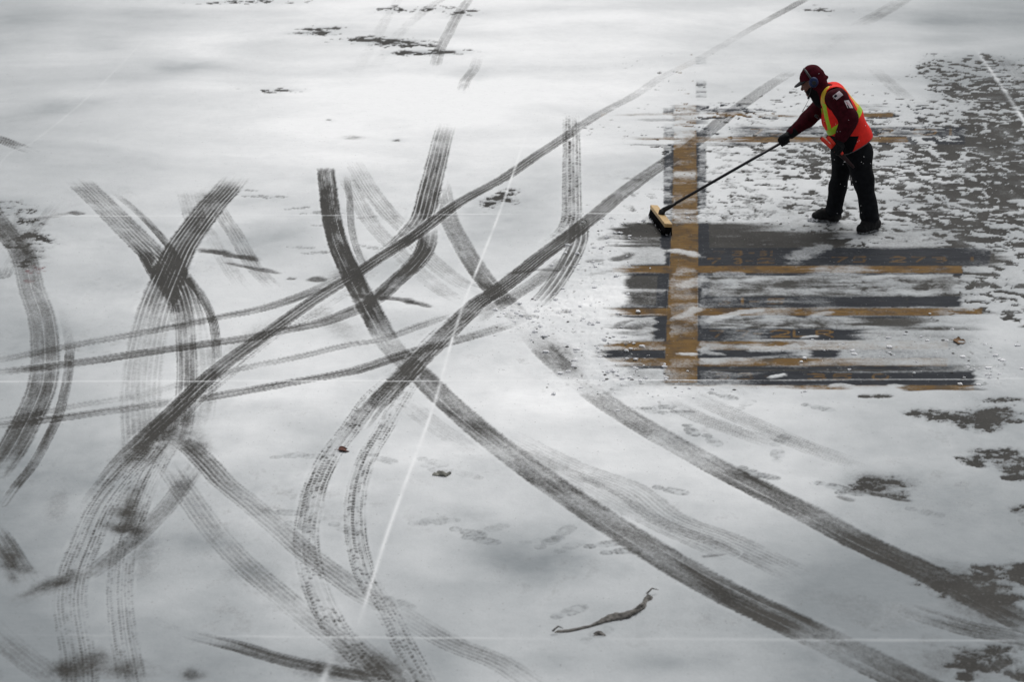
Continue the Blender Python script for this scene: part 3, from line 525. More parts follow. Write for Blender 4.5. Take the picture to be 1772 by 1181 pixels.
FONT = {'2':[[(0,.78),(.15,.97),(.5,1),(.85,.95),(1,.75),(.9,.55),(0,.04),(1,.04)]], '3':[[(0,.9),(.3,1),(.8,.96),(.95,.75),(.75,.55),(.35,.52)],[(.75,.55),(1,.3),(.8,.05),(.4,0),(0,.1)]],
 '5':[[(1,.97),(.12,.97),(.06,.55),(.6,.6),(.98,.42),(.9,.1),(.5,0),(.05,.06)]], '7':[[(0,.96),(1,.96),(.4,0)]], '1':[[(.5,1),(.5,0)],[(.45,1),(.45,0)]], '-':[[(.1,.5),(.9,.5)]],
 '0':[[(.5,1),(.1,.85),(0,.5),(.1,.15),(.5,0),(.9,.15),(1,.5),(.9,.85),(.5,1)]], 'L':[[(0,1),(0,.04),(1,.04)]], 'R':[[(0,0),(0,.97),(.7,.97),(1,.75),(.7,.5),(0,.48)],[(.45,.48),(1,0)]], '/':[[(0,0),(1,1)]], 'B':[[(0,0),(0,1),(.7,.97),(.95,.77),(.7,.54),(0,.52)],[(.7,.54),(1,.28),(.75,.02),(0,0)]]}
def glyph(ch, x0, x1, y0, y1, a=1.0, hw=2.3):
    global yel
    ii, jj = SL(x0 - 6, x1 + 6, y0 - 4, y1 + 4)
    px, py = PXg[ii, jj], PYg[ii, jj] * 1.0; best = np.full(px.shape, 1e9, np.float32); KY = 2.2
    for st in FONT[ch]:
        q = [(x0 + (x1 - x0) * u, y1 - (y1 - y0) * v) for u, v in st]
        for (ax, ay), (bx, by) in zip(q[:-1], q[1:]):
            ex, ey = bx - ax, (by - ay) * KY; t = np.clip(((px - ax) * ex + (py - ay) * KY * ey) / (ex * ex + ey * ey + 1e-9), 0, 1)
            best = np.minimum(best, np.hypot(px - ax - ex * t, (py - ay) * KY - ey * t))
    w_ = a * sm(-.55, .25, fbm(Xg[ii, jj] * 8, Yg[ii, jj] * 6, int(x0), 3) + a - .45)
    yel[ii, jj] = np.maximum(yel[ii, jj], (1 - sm(hw * .7, hw * 1.25, best)) * w_)
for g_ in (('7',1225,1246,448.5,456.5,.75),('3',1272,1283,448.5,457,.8),('-',1291,1303,449,456,.6),('2',1312,1339,448.5,456.5,.75),('7',1236,1254,436,443,.4),('3',1268,1284,435,443,.7),('-',1296,1305,435,443,.6),('5',1316,1326,436,443,.5),('1',1330,1340,435,443,.8),
           ('7',1441,1465,446,454,.7),('5',1477,1497,445.5,454.5,.7),('2',1541,1566,445.5,454.5,.7),('7',1578,1600,445.5,453.5,.65),('3',1615,1637,446,454,.7),('1',1675,1690,446,453,.55),
           ('3',1244,1262,518,528,.35),('1',1280,1290,518,527.5,1.0),('-',1297,1314,518,528,.8),('5',1328,1355,518,527,.85),
           ('7',1230,1251,573.5,585,.6),('7',1275,1296,573,585,.6),('-',1303,1320,573,585,.7),('2',1335,1366,573,584.5,1.0),('L',1374,1394,573,584.5,1.0),('R',1413,1441,573,584.5,1.0),
           ('3',1240,1262,648,658,.4),('3',1278,1302,648,658,.6),('-',1310,1330,648,658,.3),('3',1399,1428,648.5,658.5,.85),('5',1441,1472,648.5,658.5,.8),('0',1510,1537,648.5,658.5,.85),
           ('7',1300,1320,224,234,.9),('3',1335,1352,224,234,.8),('2',1520,1545,224,234,.8),('0',1580,1620,224,234,.9),('1',1640,1650,224,234,.8),('7',1500,1530,184,193,.7)):
    glyph(*g_)
yel *= (.45 + .55 * sm(-.7, .1, fbm(Xg * 5, Yg * 4, 55, 5, .6))) * (1 - .6 * sm(.55, .8, fbm(Xg * 14, Yg * 11, 56, 4, .6)))
blk *= 1 - .5 * sm(.5, .9, fbm(Xg * 9, Yg * 8, 57, 4, .6))
# snow still clings to the worn paint in flecks
for (a_, b_, rx, ry, s_) in ((60,468,22,9,.9),(50,488,10,4,.5)):
    ii, jj = SL(a_ - rx * 2, a_ + rx * 2, b_ - ry * 2, b_ + ry * 2)
    e = np.exp(-((PXg[ii, jj] - a_) / rx) ** 2 - ((PYg[ii, jj] - b_) / ry) ** 2)
    red[ii, jj] = np.maximum(red[ii, jj], s_ * sm(.25, .5, e * (.45 + fbm(Xg[ii, jj] * 12, Yg[ii, jj] * 8, 66, 3))))
for a_, b_ in ((1168, 662),): pass

# ---- mesh
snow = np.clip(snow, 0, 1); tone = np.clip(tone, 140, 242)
rel = fbm(Xg * 6, Yg * 5, 900, 4, .55); relf = gn(Xg * 22, Yg * 16, 905)
Zg = .004 + snow * .007 + .0016 * rel * snow + hp * snow * (.012 * np.clip(_crumb, -.4, 1.4) + .005 * relf) + .004 * sm(0, 1, drift2) * snow
def pad(a, edge=True):
    return np.pad(a, ((3, 6), (4, 4)), mode='edge')
Xo, Yo = pad(Xg), pad(Yg)
for k, d in enumerate((900, 120, 20, 4)):
    Xo[:, k] -= d; Xo[:, -1 - k] += d
for k, yv in enumerate((-60, 0, 6)): Yo[k, :] = yv
for k, yv in enumerate((1800, 600, 200, 90, 60, 46)): Yo[-1 - k, :] = yv
for k in range(6):
    Xo[-1 - k, 4:-4] = Xg[-1, :] * (Yo[-1 - k, 0] / Yg[-1, 0])
    Xo[-1 - k, :4] = Xo[-1 - k, 4] - np.array([900, 120, 20, 4]) * (1 + Yo[-1 - k, 0] / 60); Xo[-1 - k, -4:] = Xo[-1 - k, -5] + np.array([4, 20, 120, 900]) * (1 + Yo[-1 - k, 0] / 60)
Zo = pad(Zg); R_, C_ = Xo.shape
me = bpy.data.meshes.new('ground')
me.vertices.add(R_ * C_); me.vertices.foreach_set('co', np.stack([Xo, Yo, Zo], -1).astype(np.float32).ravel())
idx = np.arange(R_ * C_, dtype=np.int32).reshape(R_, C_)
quad = np.stack([idx[:-1, :-1], idx[:-1, 1:], idx[1:, 1:], idx[1:, :-1]], -1).reshape(-1, 4)
me.loops.add(quad.size); me.loops.foreach_set('vertex_index', quad.ravel())
me.polygons.add(len(quad)); me.polygons.foreach_set('loop_start', np.arange(0, quad.size, 4, dtype=np.int32)); me.polygons.foreach_set('loop_total', np.full(len(quad), 4, np.int32))
me.polygons.foreach_set('use_smooth', np.ones(len(quad), bool))
me.update(calc_edges=True)
for nm, arr in (('snow', snow), ('powder_tone', (tone - 140) / 102.0), ('yellow_paint', yel), ('black_paint', blk), ('red_stain', red)):  # the tone array holds the painted vignette along with real drift and film
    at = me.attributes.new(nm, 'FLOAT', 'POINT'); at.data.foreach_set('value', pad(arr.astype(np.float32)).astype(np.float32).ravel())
ground = bpy.data.objects.new('ground', me); COL.objects.link(ground); ground['kind'] = 'structure'; ground['label'] = 'concrete airport apron under thin blown snow with tyre tracks'

# ---- material: concrete, paint coats, snow that thins to speckle
gm = bpy.data.materials.new('snowy_concrete'); gm.use_nodes = True
N, L = gm.node_tree.nodes, gm.node_tree.links; N.clear()
def nd(t, **kw):
    n = N.new(t)
    for k, v in kw.items(): setattr(n, k, v)
    return n
def attr(nm): return nd('ShaderNodeAttribute', attribute_name=nm).outputs['Fac']
def math_(op, a, b=None, c=None, clamp=False):
    n = nd('ShaderNodeMath', operation=op, use_clamp=clamp)
    for k, v in enumerate((a, b, c)):
        if v is None: continue
        if isinstance(v, (int, float)): n.inputs[k].default_value = v
        else: L.new(v, n.inputs[k])
    return n.outputs[0]
def mixc(f, a, b):
    n = nd('ShaderNodeMix', data_type='RGBA')
    for k, v in ((0, f), (6, a), (7, b)):
        if isinstance(v, (int, float)): n.inputs[k].default_value = v
        elif isinstance(v, tuple): n.inputs[k].default_value = (*v, 1)
        else: L.new(v, n.inputs[k])
    return n.outputs[2]
geo = nd('ShaderNodeNewGeometry')
def noise(scale, detail=3, rough=.55, sx=1, sy=1):
    mp = nd('ShaderNodeMapping'); mp.inputs['Scale'].default_value = (sx, sy, 1); L.new(geo.outputs['Position'], mp.inputs['Vector'])
    n = nd('ShaderNodeTexNoise'); n.inputs['Scale'].default_value = scale; n.inputs['Detail'].default_value = detail; n.inputs['Roughness'].default_value = rough
    L.new(mp.outputs[0], n.inputs['Vector']); return n.outputs['Fac']
def mapr(v, a, b, c, d):
    n = nd('ShaderNodeMapRange'); L.new(v, n.inputs[0])
    for k, q in enumerate((a, b, c, d)): n.inputs[k + 1].default_value = q
    return n.outputs[0]
s_at, p_at, y_at, k_at, r_at = attr('snow'), attr('powder_tone'), attr('yellow_paint'), attr('black_paint'), attr('red_stain')
conc = mixc(mapr(noise(1.7, 4), .35, .68, 0, 1), (.038, .0372, .0350), (.059, .0575, .0535))
conc = mixc(mapr(noise(60, 2, .5, 1, .6), .55, .75, 0, .5), conc, (.10, .097, .09))
conc = mixc(math_('MULTIPLY', k_at, .93), conc, mixc(mapr(noise(9, 4, .5, .5, 1.5), .4, .7, 0, 1), (.016, .019, .025), (.028, .032, .039)))
conc = mixc(math_('MULTIPLY', y_at, mapr(noise(14, 4, .6, .5, 1.2), .3, .62, .62, 1.0)), conc, mixc(mapr(noise(5, 3), .35, .7, 0, 1), (.130, .072, .020), (.180, .106, .032)))
fine = noise(48, 3, .6, 1, .62); grain = noise(190, 2, .6, 1, .5)
wgt_ = math_('MULTIPLY', math_('MULTIPLY', s_at, math_('SUBTRACT', 1, s_at)), 4)
sp_n = math_('ADD', math_('MULTIPLY', math_('SUBTRACT', fine, .5), 1.7), math_('MULTIPLY', math_('SUBTRACT', grain, .5), 1.3))
cov = math_('ADD', s_at, math_('MULTIPLY', sp_n, math_('MULTIPLY', wgt_, .40)), clamp=True)
# a few flecks of snow left even on swept concrete
fleck = math_('MULTIPLY', mapr(noise(75, 2, .5, .6, .5), .71, .76, 0, 1), .5)
cov = mapr(cov, .14, .94, 0, 1)
cov = math_('MAXIMUM', cov, fleck)
lin = lambda v: (v / 255.0) ** 2.2
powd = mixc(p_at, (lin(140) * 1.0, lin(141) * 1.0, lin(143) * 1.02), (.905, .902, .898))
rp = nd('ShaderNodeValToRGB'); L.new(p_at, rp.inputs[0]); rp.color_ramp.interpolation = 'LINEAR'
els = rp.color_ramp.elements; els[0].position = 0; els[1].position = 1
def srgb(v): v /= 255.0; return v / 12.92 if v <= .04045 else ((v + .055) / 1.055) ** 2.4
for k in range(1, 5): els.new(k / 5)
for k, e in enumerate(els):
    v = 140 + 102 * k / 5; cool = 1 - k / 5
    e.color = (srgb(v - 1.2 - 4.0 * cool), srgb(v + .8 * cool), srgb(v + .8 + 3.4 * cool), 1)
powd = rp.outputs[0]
powd = mixc(mapr(noise(25, 4, .6, .5, 1), .3, .7, 0, .10), powd, (.45, .46, .47))
powd = mixc(math_('MULTIPLY', mapr(noise(95, 3, .65, 1, .7), .42, .72, 0, .22), math_('SUBTRACT', 1.15, p_at)), powd, (.22, .225, .23))
powd = mixc(math_('MULTIPLY', mapr(noise(55, 1, .5, 1, .8), .74, .78, 0, .55), 1.0), powd, (.16, .16, .155))
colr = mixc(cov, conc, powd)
colr = mixc(math_('MULTIPLY', r_at, mapr(fine, .4, .6, .2, 1)), colr, (.13, .035, .04))
bs = nd('ShaderNodeBsdfPrincipled'); L.new(colr, bs.inputs['Base Color'])
L.new(math_('ADD', math_('MULTIPLY', cov, .35), .58), bs.inputs['Roughness']); bs.inputs['Specular IOR Level'].default_value = .035
bp = nd('ShaderNodeBump'); bp.inputs['Strength'].default_value = .35; bp.inputs['Distance'].default_value = .012
L.new(math_('ADD', math_('MULTIPLY', cov, .7), math_('MULTIPLY', noise(35, 3, .6), .5)), bp.inputs['Height']); L.new(bp.outputs[0], bs.inputs['Normal'])
out = nd('ShaderNodeOutputMaterial'); L.new(bs.outputs[0], out.inputs['Surface'])
me.materials.append(gm)
# ------------------------------------------------------------------ shape tools: distance fields turned into one smooth skin
def V3(a): return np.asarray(a, float)
def cone(P, a, b, ra, rb):
    a, b = V3(a), V3(b); ba = b - a; t = np.clip(((P - a) @ ba) / max(ba @ ba, 1e-9), 0, 1)
    return np.linalg.norm(P - (a + t[..., None] * ba), axis=-1) - (ra + (rb - ra) * t)
def ell(P, c, r, R=None):
    q = P - V3(c)
    if R is not None: q = q @ np.asarray(R).T
    r = V3(r); k0 = np.linalg.norm(q / r, axis=-1); k1 = np.linalg.norm(q / (r * r), axis=-1)
    return k0 * (k0 - 1.0) / np.maximum(k1, 1e-6)
def smin(a, b, k):
    h = np.clip(.5 + .5 * (b - a) / k, 0, 1); return b + (a - b) * h - k * h * (1 - h)
def smax(a, b, k): return -smin(-a, -b, k)
def chain(P, pts, rad, k=.03):
    d = None
    for i in range(len(pts) - 1):
        c = cone(P, pts[i], pts[i + 1], rad[i], rad[i + 1]); d = c if d is None else smin(d, c, k)
    return d
_wr = np.random.RandomState(11); _WD = [(_wr.normal(size=3), _wr.uniform(0, 6.28)) for _ in range(14)]
def wrinkle(P, f=22.0, amp=.004, st=(1, 1, .55)):
    s = 0; Q = P * np.array(st)
    w = sum(np.sin(Q @ (d * f * .45) + p) for d, p in _WD[:5]) * .5
    for i, (d, p) in enumerate(_WD[5:]): s = s + np.sin(Q @ (d * f * (.7 + .12 * i)) + p + w)
    return amp * s / 3.0
def skin(f, lo, hi, h, name, mat, parent=None, smooth=True, axes=None):
    lo, hi = V3(lo), V3(hi)
    ax = axes or [lo[i] + h * np.arange(int(math.ceil((hi[i] - lo[i]) / h)) + 1) for i in range(3)]
    n = np.array([len(q) for q in ax])
    Pg = np.stack(np.meshgrid(*ax, indexing='ij'), -1); D = f(Pg.reshape(-1, 3)).reshape(n)
    D[0] = D[-1] = h; D[:, 0] = D[:, -1] = h; D[:, :, 0] = D[:, :, -1] = h
    nc = n - 1; acc = np.zeros((*nc, 3)); cnt = np.zeros(nc)
    def cs(o): return tuple(slice(o[i], o[i] + nc[i]) for i in range(3))
    cor = [(i, j, k) for i in (0, 1) for j in (0, 1) for k in (0, 1)]
    for a in cor:
        for d in range(3):
            if a[d]: continue
            b = list(a); b[d] = 1; da, db = D[cs(a)], D[cs(b)]; m = (da < 0) != (db < 0)
            t = np.where(m, da / np.where(m, da - db, 1), 0)
            pa, pb = Pg[cs(a)], Pg[cs(b)]; p = pa + (pb - pa) * t[..., None]
            acc[m] += p[m]; cnt[m] += 1
    act = cnt > 0; ids = -np.ones(nc, int); ids[act] = np.arange(act.sum()); verts = acc[act] / cnt[act][:, None]
    faces = []
    for d in range(3):
        e1, e2 = (d + 1) % 3, (d + 2) % 3
        sl = [slice(1, nc[i]) for i in range(3)]; sl[d] = slice(0, nc[d])
        s2 = list(sl); s2[d] = slice(1, nc[d] + 1)
        da, db = D[tuple(sl)], D[tuple(s2)]; m = (da < 0) != (db < 0); w = np.argwhere(m)
        if len(w) == 0: continue
        c0 = w.copy(); 
        for q in range(3):
            if q != d: c0[:, q] += 1
        def gid(o1, o2):
            c = c0.copy(); c[:, e1] -= o1; c[:, e2] -= o2; return ids[c[:, 0], c[:, 1], c[:, 2]]
        qd = np.stack([gid(1, 1), gid(0, 1), gid(0, 0), gid(1, 0)], -1); fl = da[m] >= 0
        qd[fl] = qd[fl][:, ::-1]; faces.append(qd)
    F = np.vstack(faces)
    return mesh_obj(name, verts, F, mat, parent, smooth)
def mesh_obj(name, verts, faces, mats, parent=None, smooth=True, midx=None):
    m = bpy.data.meshes.new(name); m.from_pydata([tuple(v) for v in verts], [], [tuple(int(q) for q in f) for f in faces])
    for mt in (mats if isinstance(mats, (list, tuple)) else [mats]): m.materials.append(mt)
    if midx is not None: m.polygons.foreach_set('material_index', np.asarray(midx, np.int32))
    if smooth: m.polygons.foreach_set('use_smooth', np.ones(len(m.polygons), bool))
    m.update(); o = bpy.data.objects.new(name, m); COL.objects.link(o)
    if parent is not None:
        o.parent = parent; o.matrix_parent_inverse = Matrix.Translation(-parent.location)
    return o
def thing(name, label, cat, loc=(0, 0, 0), group=None):
    o = bpy.data.objects.new(name, None); COL.objects.link(o); o.location = Vector([float(q) for q in loc]); o.empty_display_size = .1
    o['label'] = label; o['category'] = cat
    if group: o['group'] = group
    return o
def tag(o, label, cat, group=None):
    o['label'] = label; o['category'] = cat
    if group: o['group'] = group
def tube(pts, rad, seg=10, cap=True):
    P = [Vector([float(q) for q in p]) for p in pts]; rad = rad if isinstance(rad, (list, tuple)) else [rad] * len(P); v = []; f = []
    t0 = (P[1] - P[0]).normalized(); up = Vector((0, 0, 1)) if abs(t0.z) < .9 else Vector((1, 0, 0)); nrm = t0.cross(up).normalized()
    for i, p in enumerate(P):
        t = (P[min(i + 1, len(P) - 1)] - P[max(i - 1, 0)]).normalized(); nrm = (nrm - t * nrm.dot(t)).normalized(); b = t.cross(nrm)
        for k in range(seg):
            a = 2 * math.pi * k / seg; q = p + (nrm * math.cos(a) + b * math.sin(a)) * rad[i]; v.append(tuple(q))
    for i in range(len(P) - 1):
        for k in range(seg):
            f.append((i * seg + k, i * seg + (k + 1) % seg, (i + 1) * seg + (k + 1) % seg, (i + 1) * seg + k))
    if cap:
        f.append(tuple(range(seg))[::-1]); f.append(tuple((len(P) - 1) * seg + k for k in range(seg)))
    return v, f
def join(parts):
    v, f, mi = [], [], []
    for n, p in enumerate(parts):
        o = len(v); v += list(p[0]); f += [tuple(q + o for q in fc) for fc in p[1]]; mi += [p[2] if len(p) > 2 else 0] * len(p[1])
    return v, f, mi
def box(c, ax, hs, bev=.0):
    """bevelled box: centre, three axes, half sizes"""
    bm = bmesh.new(); bmesh.ops.create_cube(bm, size=2.0)
    for v in bm.verts: v.co = Vector((v.co.x * hs[0], v.co.y * hs[1], v.co.z * hs[2]))
    if bev: bmesh.ops.bevel(bm, geom=list(bm.edges), offset=bev, segments=2, affect='EDGES', profile=.5)
    A = np.array(ax); C = V3(c); bm.verts.ensure_lookup_table()
    v = [tuple(C + np.array(q.co) @ A) for q in bm.verts]; f = [tuple(x.index for x in p.verts) for p in bm.faces]; bm.free(); return v, f
def unit(a): a = V3(a); return a / np.linalg.norm(a)
_mats = {}
def M(name, col, rough=.8, spec=.25, metal=0, nscale=0, namt=.25, bump=0, sheen=0, stretch=(1, 1, 1), col2=None, snowy=0):
    if name in _mats: return _mats[name]
    m = bpy.data.materials.new(name); m.use_nodes = True; t = m.node_tree; b = t.nodes['Principled BSDF']
    b.inputs['Base Color'].default_value = (*col, 1); b.inputs['Roughness'].default_value = rough; b.inputs['Specular IOR Level'].default_value = spec; b.inputs['Metallic'].default_value = metal
    b.inputs['Sheen Weight'].default_value = sheen
    if nscale:
        g = t.nodes.new('ShaderNodeNewGeometry'); mp = t.nodes.new('ShaderNodeMapping'); mp.inputs['Scale'].default_value = stretch; t.links.new(g.outputs['Position'], mp.inputs['Vector'])
        n = t.nodes.new('ShaderNodeTexNoise'); n.inputs['Scale'].default_value = nscale; n.inputs['Detail'].default_value = 4; t.links.new(mp.outputs[0], n.inputs['Vector'])
        x = t.nodes.new('ShaderNodeMix'); x.data_type = 'RGBA'; c2 = col2 or tuple(q * (1 - namt) for q in col); c1 = col if col2 else tuple(min(1, q * (1 + namt)) for q in col)
        x.inputs[6].default_value = (*c2, 1); x.inputs[7].default_value = (*c1, 1)
        r = t.nodes.new('ShaderNodeMapRange'); r.inputs[1].default_value = .32; r.inputs[2].default_value = .68; t.links.new(n.outputs['Fac'], r.inputs[0]); t.links.new(r.outputs[0], x.inputs[0]); t.links.new(x.outputs[2], b.inputs['Base Color'])
        if bump:
            bp = t.nodes.new('ShaderNodeBump'); bp.inputs['Strength'].default_value = bump; bp.inputs['Distance'].default_value = .004; t.links.new(n.outputs['Fac'], bp.inputs['Height']); t.links.new(bp.outputs[0], b.inputs['Normal'])
    _mats[name] = m; return m
# ------------------------------------------------------------------ the sweeper
gN0, gN1 = G(1518, 399), G(1485, 408)      # near boot heel, toe
gF0, gF1 = G(1452, 386), G(1404, 383.5)    # far boot heel, toe
YP = .5 * (gN0[1] + gN1[1]) * .5 + .5 * (gF0[1] + gF1[1]) * .5
def P3(px, py, dy=0.0): return AT(px, py, YP + dy)
mMaroon = M('maroon_fleece', (.044, .0048, .0092), .95, .12, nscale=26, namt=.35, bump=.25, sheen=.0)
mHood = M('maroon_hood', (.058, .006, .012), .95, .1, nscale=30, namt=.3, bump=.2)
mPants = M('black_work_trousers', (.0085, .0095, .0115), .9, .12, nscale=20, namt=.35, bump=.2)
mVest = M('red_orange_vest', (.78, .030, .022), .8, .15, nscale=14, namt=.14, bump=.25)
mLime = M('lime_reflective_tape', (.34, .56, .012), .5, .3, nscale=30, namt=.12)
mAmber = M('amber_reflective_tape', (.62, .42, .035), .5, .3, nscale=30, namt=.15)
mPipe = M('grey_vest_piping', (.10, .10, .105), .8, .2)
mBlackC = M('black_cloth', (.006, .0065, .008), .9, .12, nscale=40, namt=.3, bump=.2)
mGlove = M('black_glove', (.006, .007, .008), .8, .2, nscale=50, namt=.4, bump=.3)
mSkin = M('skin', (.16, .075, .055), .55, .3, nscale=20, namt=.12)
mBlue = M('blue_plastic', (.006, .019, .075), .5, .3, nscale=12, namt=.15)
mDark = M('dark_plastic', (.012, .013, .015), .5, .35, nscale=30, namt=.2)
mGrey = M('grey_band', (.045, .047, .05), .5, .3)
mBoot = M('black_boot_leather', (.006, .0062, .007), .7, .25, nscale=30, namt=.4, bump=.3)
mSole = M('boot_sole_with_snow', (.30, .31, .32), .9, .1, nscale=45, namt=.5, col2=(.012, .012, .013))
mSnow = M('caked_snow', (.74, .75, .77), .9, .1, nscale=40, namt=.08)
mWhite = M('white_patch', (.56, .50, .53), .8, .2, nscale=40, namt=.08)
mPink = M('faded_red_print', (.40, .21, .23), .8, .2); mNavy = M('navy_print', (.012, .014, .022), .8, .2); mStripe = M('pale_grey_stripe', (.44, .36, .39), .8, .2)

person = thing('person', 'apron worker in orange vest and maroon hood bending to push a broom', 'person', (.5 * (gN0[0] + gF0[0]), YP, 0))
# joints
hd = P3(1405, 140, .0)
nk0, nk1 = P3(1427, 160, .0), P3(1412, 150, .0)
tA, tB, tC = P3(1443, 171), P3(1458, 204), P3(1475, 240)
shN, elN, wrN, haN = P3(1449, 171, -.19), P3(1470, 205, -.25), P3(1456, 237, -.27), P3(1446, 253, -.28)
shF, elF, wrF, haF = P3(1426, 180, .17), P3(1397, 207, .13), P3(1369, 231, .06), P3(1357, 244, .02)
hipN, knN, anN = P3(1484, 263, -.10), P3(1496, 318, -.155), P3(1506, 377, -.175)
hipF, knF, anF = P3(1462, 262, .09), P3(1450, 322, .16), P3(1443, 367, .175)
yv = np.array([0, 1.0, 0])
def torso(P, g=0.0):
    d = None
    for s in (-1, 1):
        c = chain(P, [tA + yv * .095 * s, tB + yv * .09 * s, tC + yv * .085 * s], [.122 + g, .158 + g, .165 + g], .05)
        d = c if d is None else smin(d, c, .09)
    return d
def arms(P, g=0.0):
    a = chain(P, [shN, elN, wrN], [.098 + g, .083 + g, .058 + g], .03)
    b = chain(P, [shF, elF, wrF], [.088 + g, .068 + g, .05 + g], .03)
    return smin(a, b, .01)
def jacket_f(P):
    d = smin(torso(P), arms(P), .045)
    d = smin(d, cone(P, nk0 + np.array([.03, 0, -.03]), nk1 + np.array([.02, 0, 0]), .105, .075), .05)
    cu = np.maximum(-(P - tC) @ unit(tC - tB) - 0.0, 0)
    d = smax(d, (P - (tC + np.array([0, 0, -.02]))) @ unit(tC - tA) - .02, .02)
    return d + wrinkle(P, 26, .0042)
lo = np.min([tA, tB, tC, shN, elN, wrN, shF, elF, wrF, nk1], 0) - .24; hi = np.max([tA, tB, tC, shN, elN, wrN, shF, elF, wrF, nk1], 0) + .24
jacket = skin(jacket_f, lo, hi, .0075, 'jacket', mMaroon, person)

# vest: a shell just outside the coat
phN = P3(1448.5, 172.5, -.19); phF = P3(1428, 182, .17)
upT = unit(tA - tC); fwd = unit(np.cross(yv, upT)); fwd = fwd if fwd[0] < 0 else -fwd
hem_a, hem_b = P3(1511, 230), P3(1441, 269); hemd = unit(hem_b - hem_a); hemn = unit(np.cross(yv, hemd)); hemn = hemn if hemn[2] < 0 else -hemn
def vest_f(P):
    o = smin(torso(P, .016), cone(P, shN + np.array([-.01, .05, .02]), nk0 + np.array([.02, -.07, -.01]), .07, .06), .05)
    o = smin(o, cone(P, shF + np.array([0, -.04, .02]), nk0 + np.array([.02, .07, -.01]), .065, .06), .05)
    o = o + wrinkle(P, 17, .0062, (1, 1, .7))
    i = o + .014
    d = np.maximum(o, -i)
    d = smax(d, (P - hem_a) @ hemn, .004)
    q = P - phN; a1 = q @ unit(elN - shN); a2 = q @ unit(np.cross(unit(elN - shN), yv))
    d = smax(d, np.where(P[..., 1] < YP - .03, .108 - np.sqrt((a1 / 1.08) ** 2 + (a2 / .98) ** 2), -1), .006)
    q = P - phF; d = smax(d, np.where(P[..., 1] > YP + .05, .10 - np.sqrt(q[..., 0] ** 2 + q[..., 2] ** 2), -1), .006)
    d = smax(d, .098 - np.linalg.norm(np.cross(P - nk1, unit(nk0 + np.array([.03, 0, -.03]) - nk1)), axis=-1) - np.maximum(0, (P - nk0) @ unit(nk0 - nk1) - .03) * 3, .006)
    front = (P - tB) @ fwd
    d = smax(d, np.where(front > .02, .030 - np.abs(P[..., 1] - YP), -1), .004)
    return d
vest = skin(vest_f, lo + np.array([.1, 0, 0]), hi, .0050, 'vest', [mVest, mLime, mAmber, mBlackC, mPipe], person)
def segd(px, py, pts):
    b = np.full(px.shape, 1e9)
    for (ax, ay), (bx, by) in zip(pts[:-1], pts[1:]):
        t = np.clip(((px - ax) * (bx - ax) + (py - ay) * (by - ay)) / ((bx - ax) ** 2 + (by - ay) ** 2), 0, 1); b = np.minimum(b, np.hypot(px - ax - t * (bx - ax), py - ay - t * (by - ay)))
    return b
n = len(vest.data.polygons); cen = np.zeros(n * 3, np.float32); vest.data.polygons.foreach_get('center', cen); cen = cen.reshape(-1, 3).astype(float)
side = cen.copy(); side[:, 1] = YP - .2            # the tape pattern is read in the side plane of the garment
qx, qy = PROJ(side); mi = np.zeros(n, np.int32)
near = cen[:, 1] < YP + .4
mi[segd(qx, qy, [(1424.5, 183), (1426, 168), (1430, 157), (1439, 149.5), (1452, 147.5), (1463, 152), (1473, 163), (1481, 177), (1488, 191)]) < 2.5] = 2
mi[(segd(qx, qy, [(1427, 183), (1431, 206), (1436.5, 227)]) < 2.8)] = 1
mi[(segd(qx, qy, [(1476, 205), (1493, 189.5)]) < 5.2)] = 1
mi[(segd(qx, qy, [(1434, 232.5), (1454, 214)]) < 5.2)] = 1
mi[((qy - 236) > -(qx - 1440) * .10) & (qx < 1481 - (qy - 242) * .4) & (qx > 1436) & (qy > 232.5)] = 3
hd_ = np.abs((cen - hem_a) @ hemn); mi[hd_ < .011] = 4
vest.data.polygons.foreach_set('material_index', mi); vest.data.update()

# trousers
def pants_f(P):
    d = chain(P, [tC + np.array([0, -.085, .03]), hipN, knN, anN], [.15, .128, .083, .080], .05)
    e = chain(P, [tC + np.array([-.0, .085, .03]), hipF, knF, anF], [.15, .112, .075, .073], .05)
    d = smin(d, e, .035)
    d = smin(d, ell(P, knN + np.array([.035, -.02, .05]), (.05, .05, .08)), .03)           # cargo pocket bulge
    for an, kn in ((anN, knN), (anF, knF)):                                                 # bunched cuffs
        d = smin(d, ell(P, an + np.array([.0, 0, .012]), (.087, .087, .035)), .02)
    d = smax(d, P[..., 2] - tC[2] - .02 + (P[..., 0] - tC[0]) * .2, .02)
    d = smax(d, np.minimum(anN[2], anF[2]) - .055 - P[..., 2], .01)
    return d + wrinkle(P, 24, .0055, (1, 1, .45))
pl = np.min([hipN, anN, hipF, anF, knN, knF], 0) - .22; ph = np.max([tC, hipN, anN, hipF, anF], 0) + .24
trousers = skin(pants_f, pl, ph, .0085, 'trousers', mPants, person)

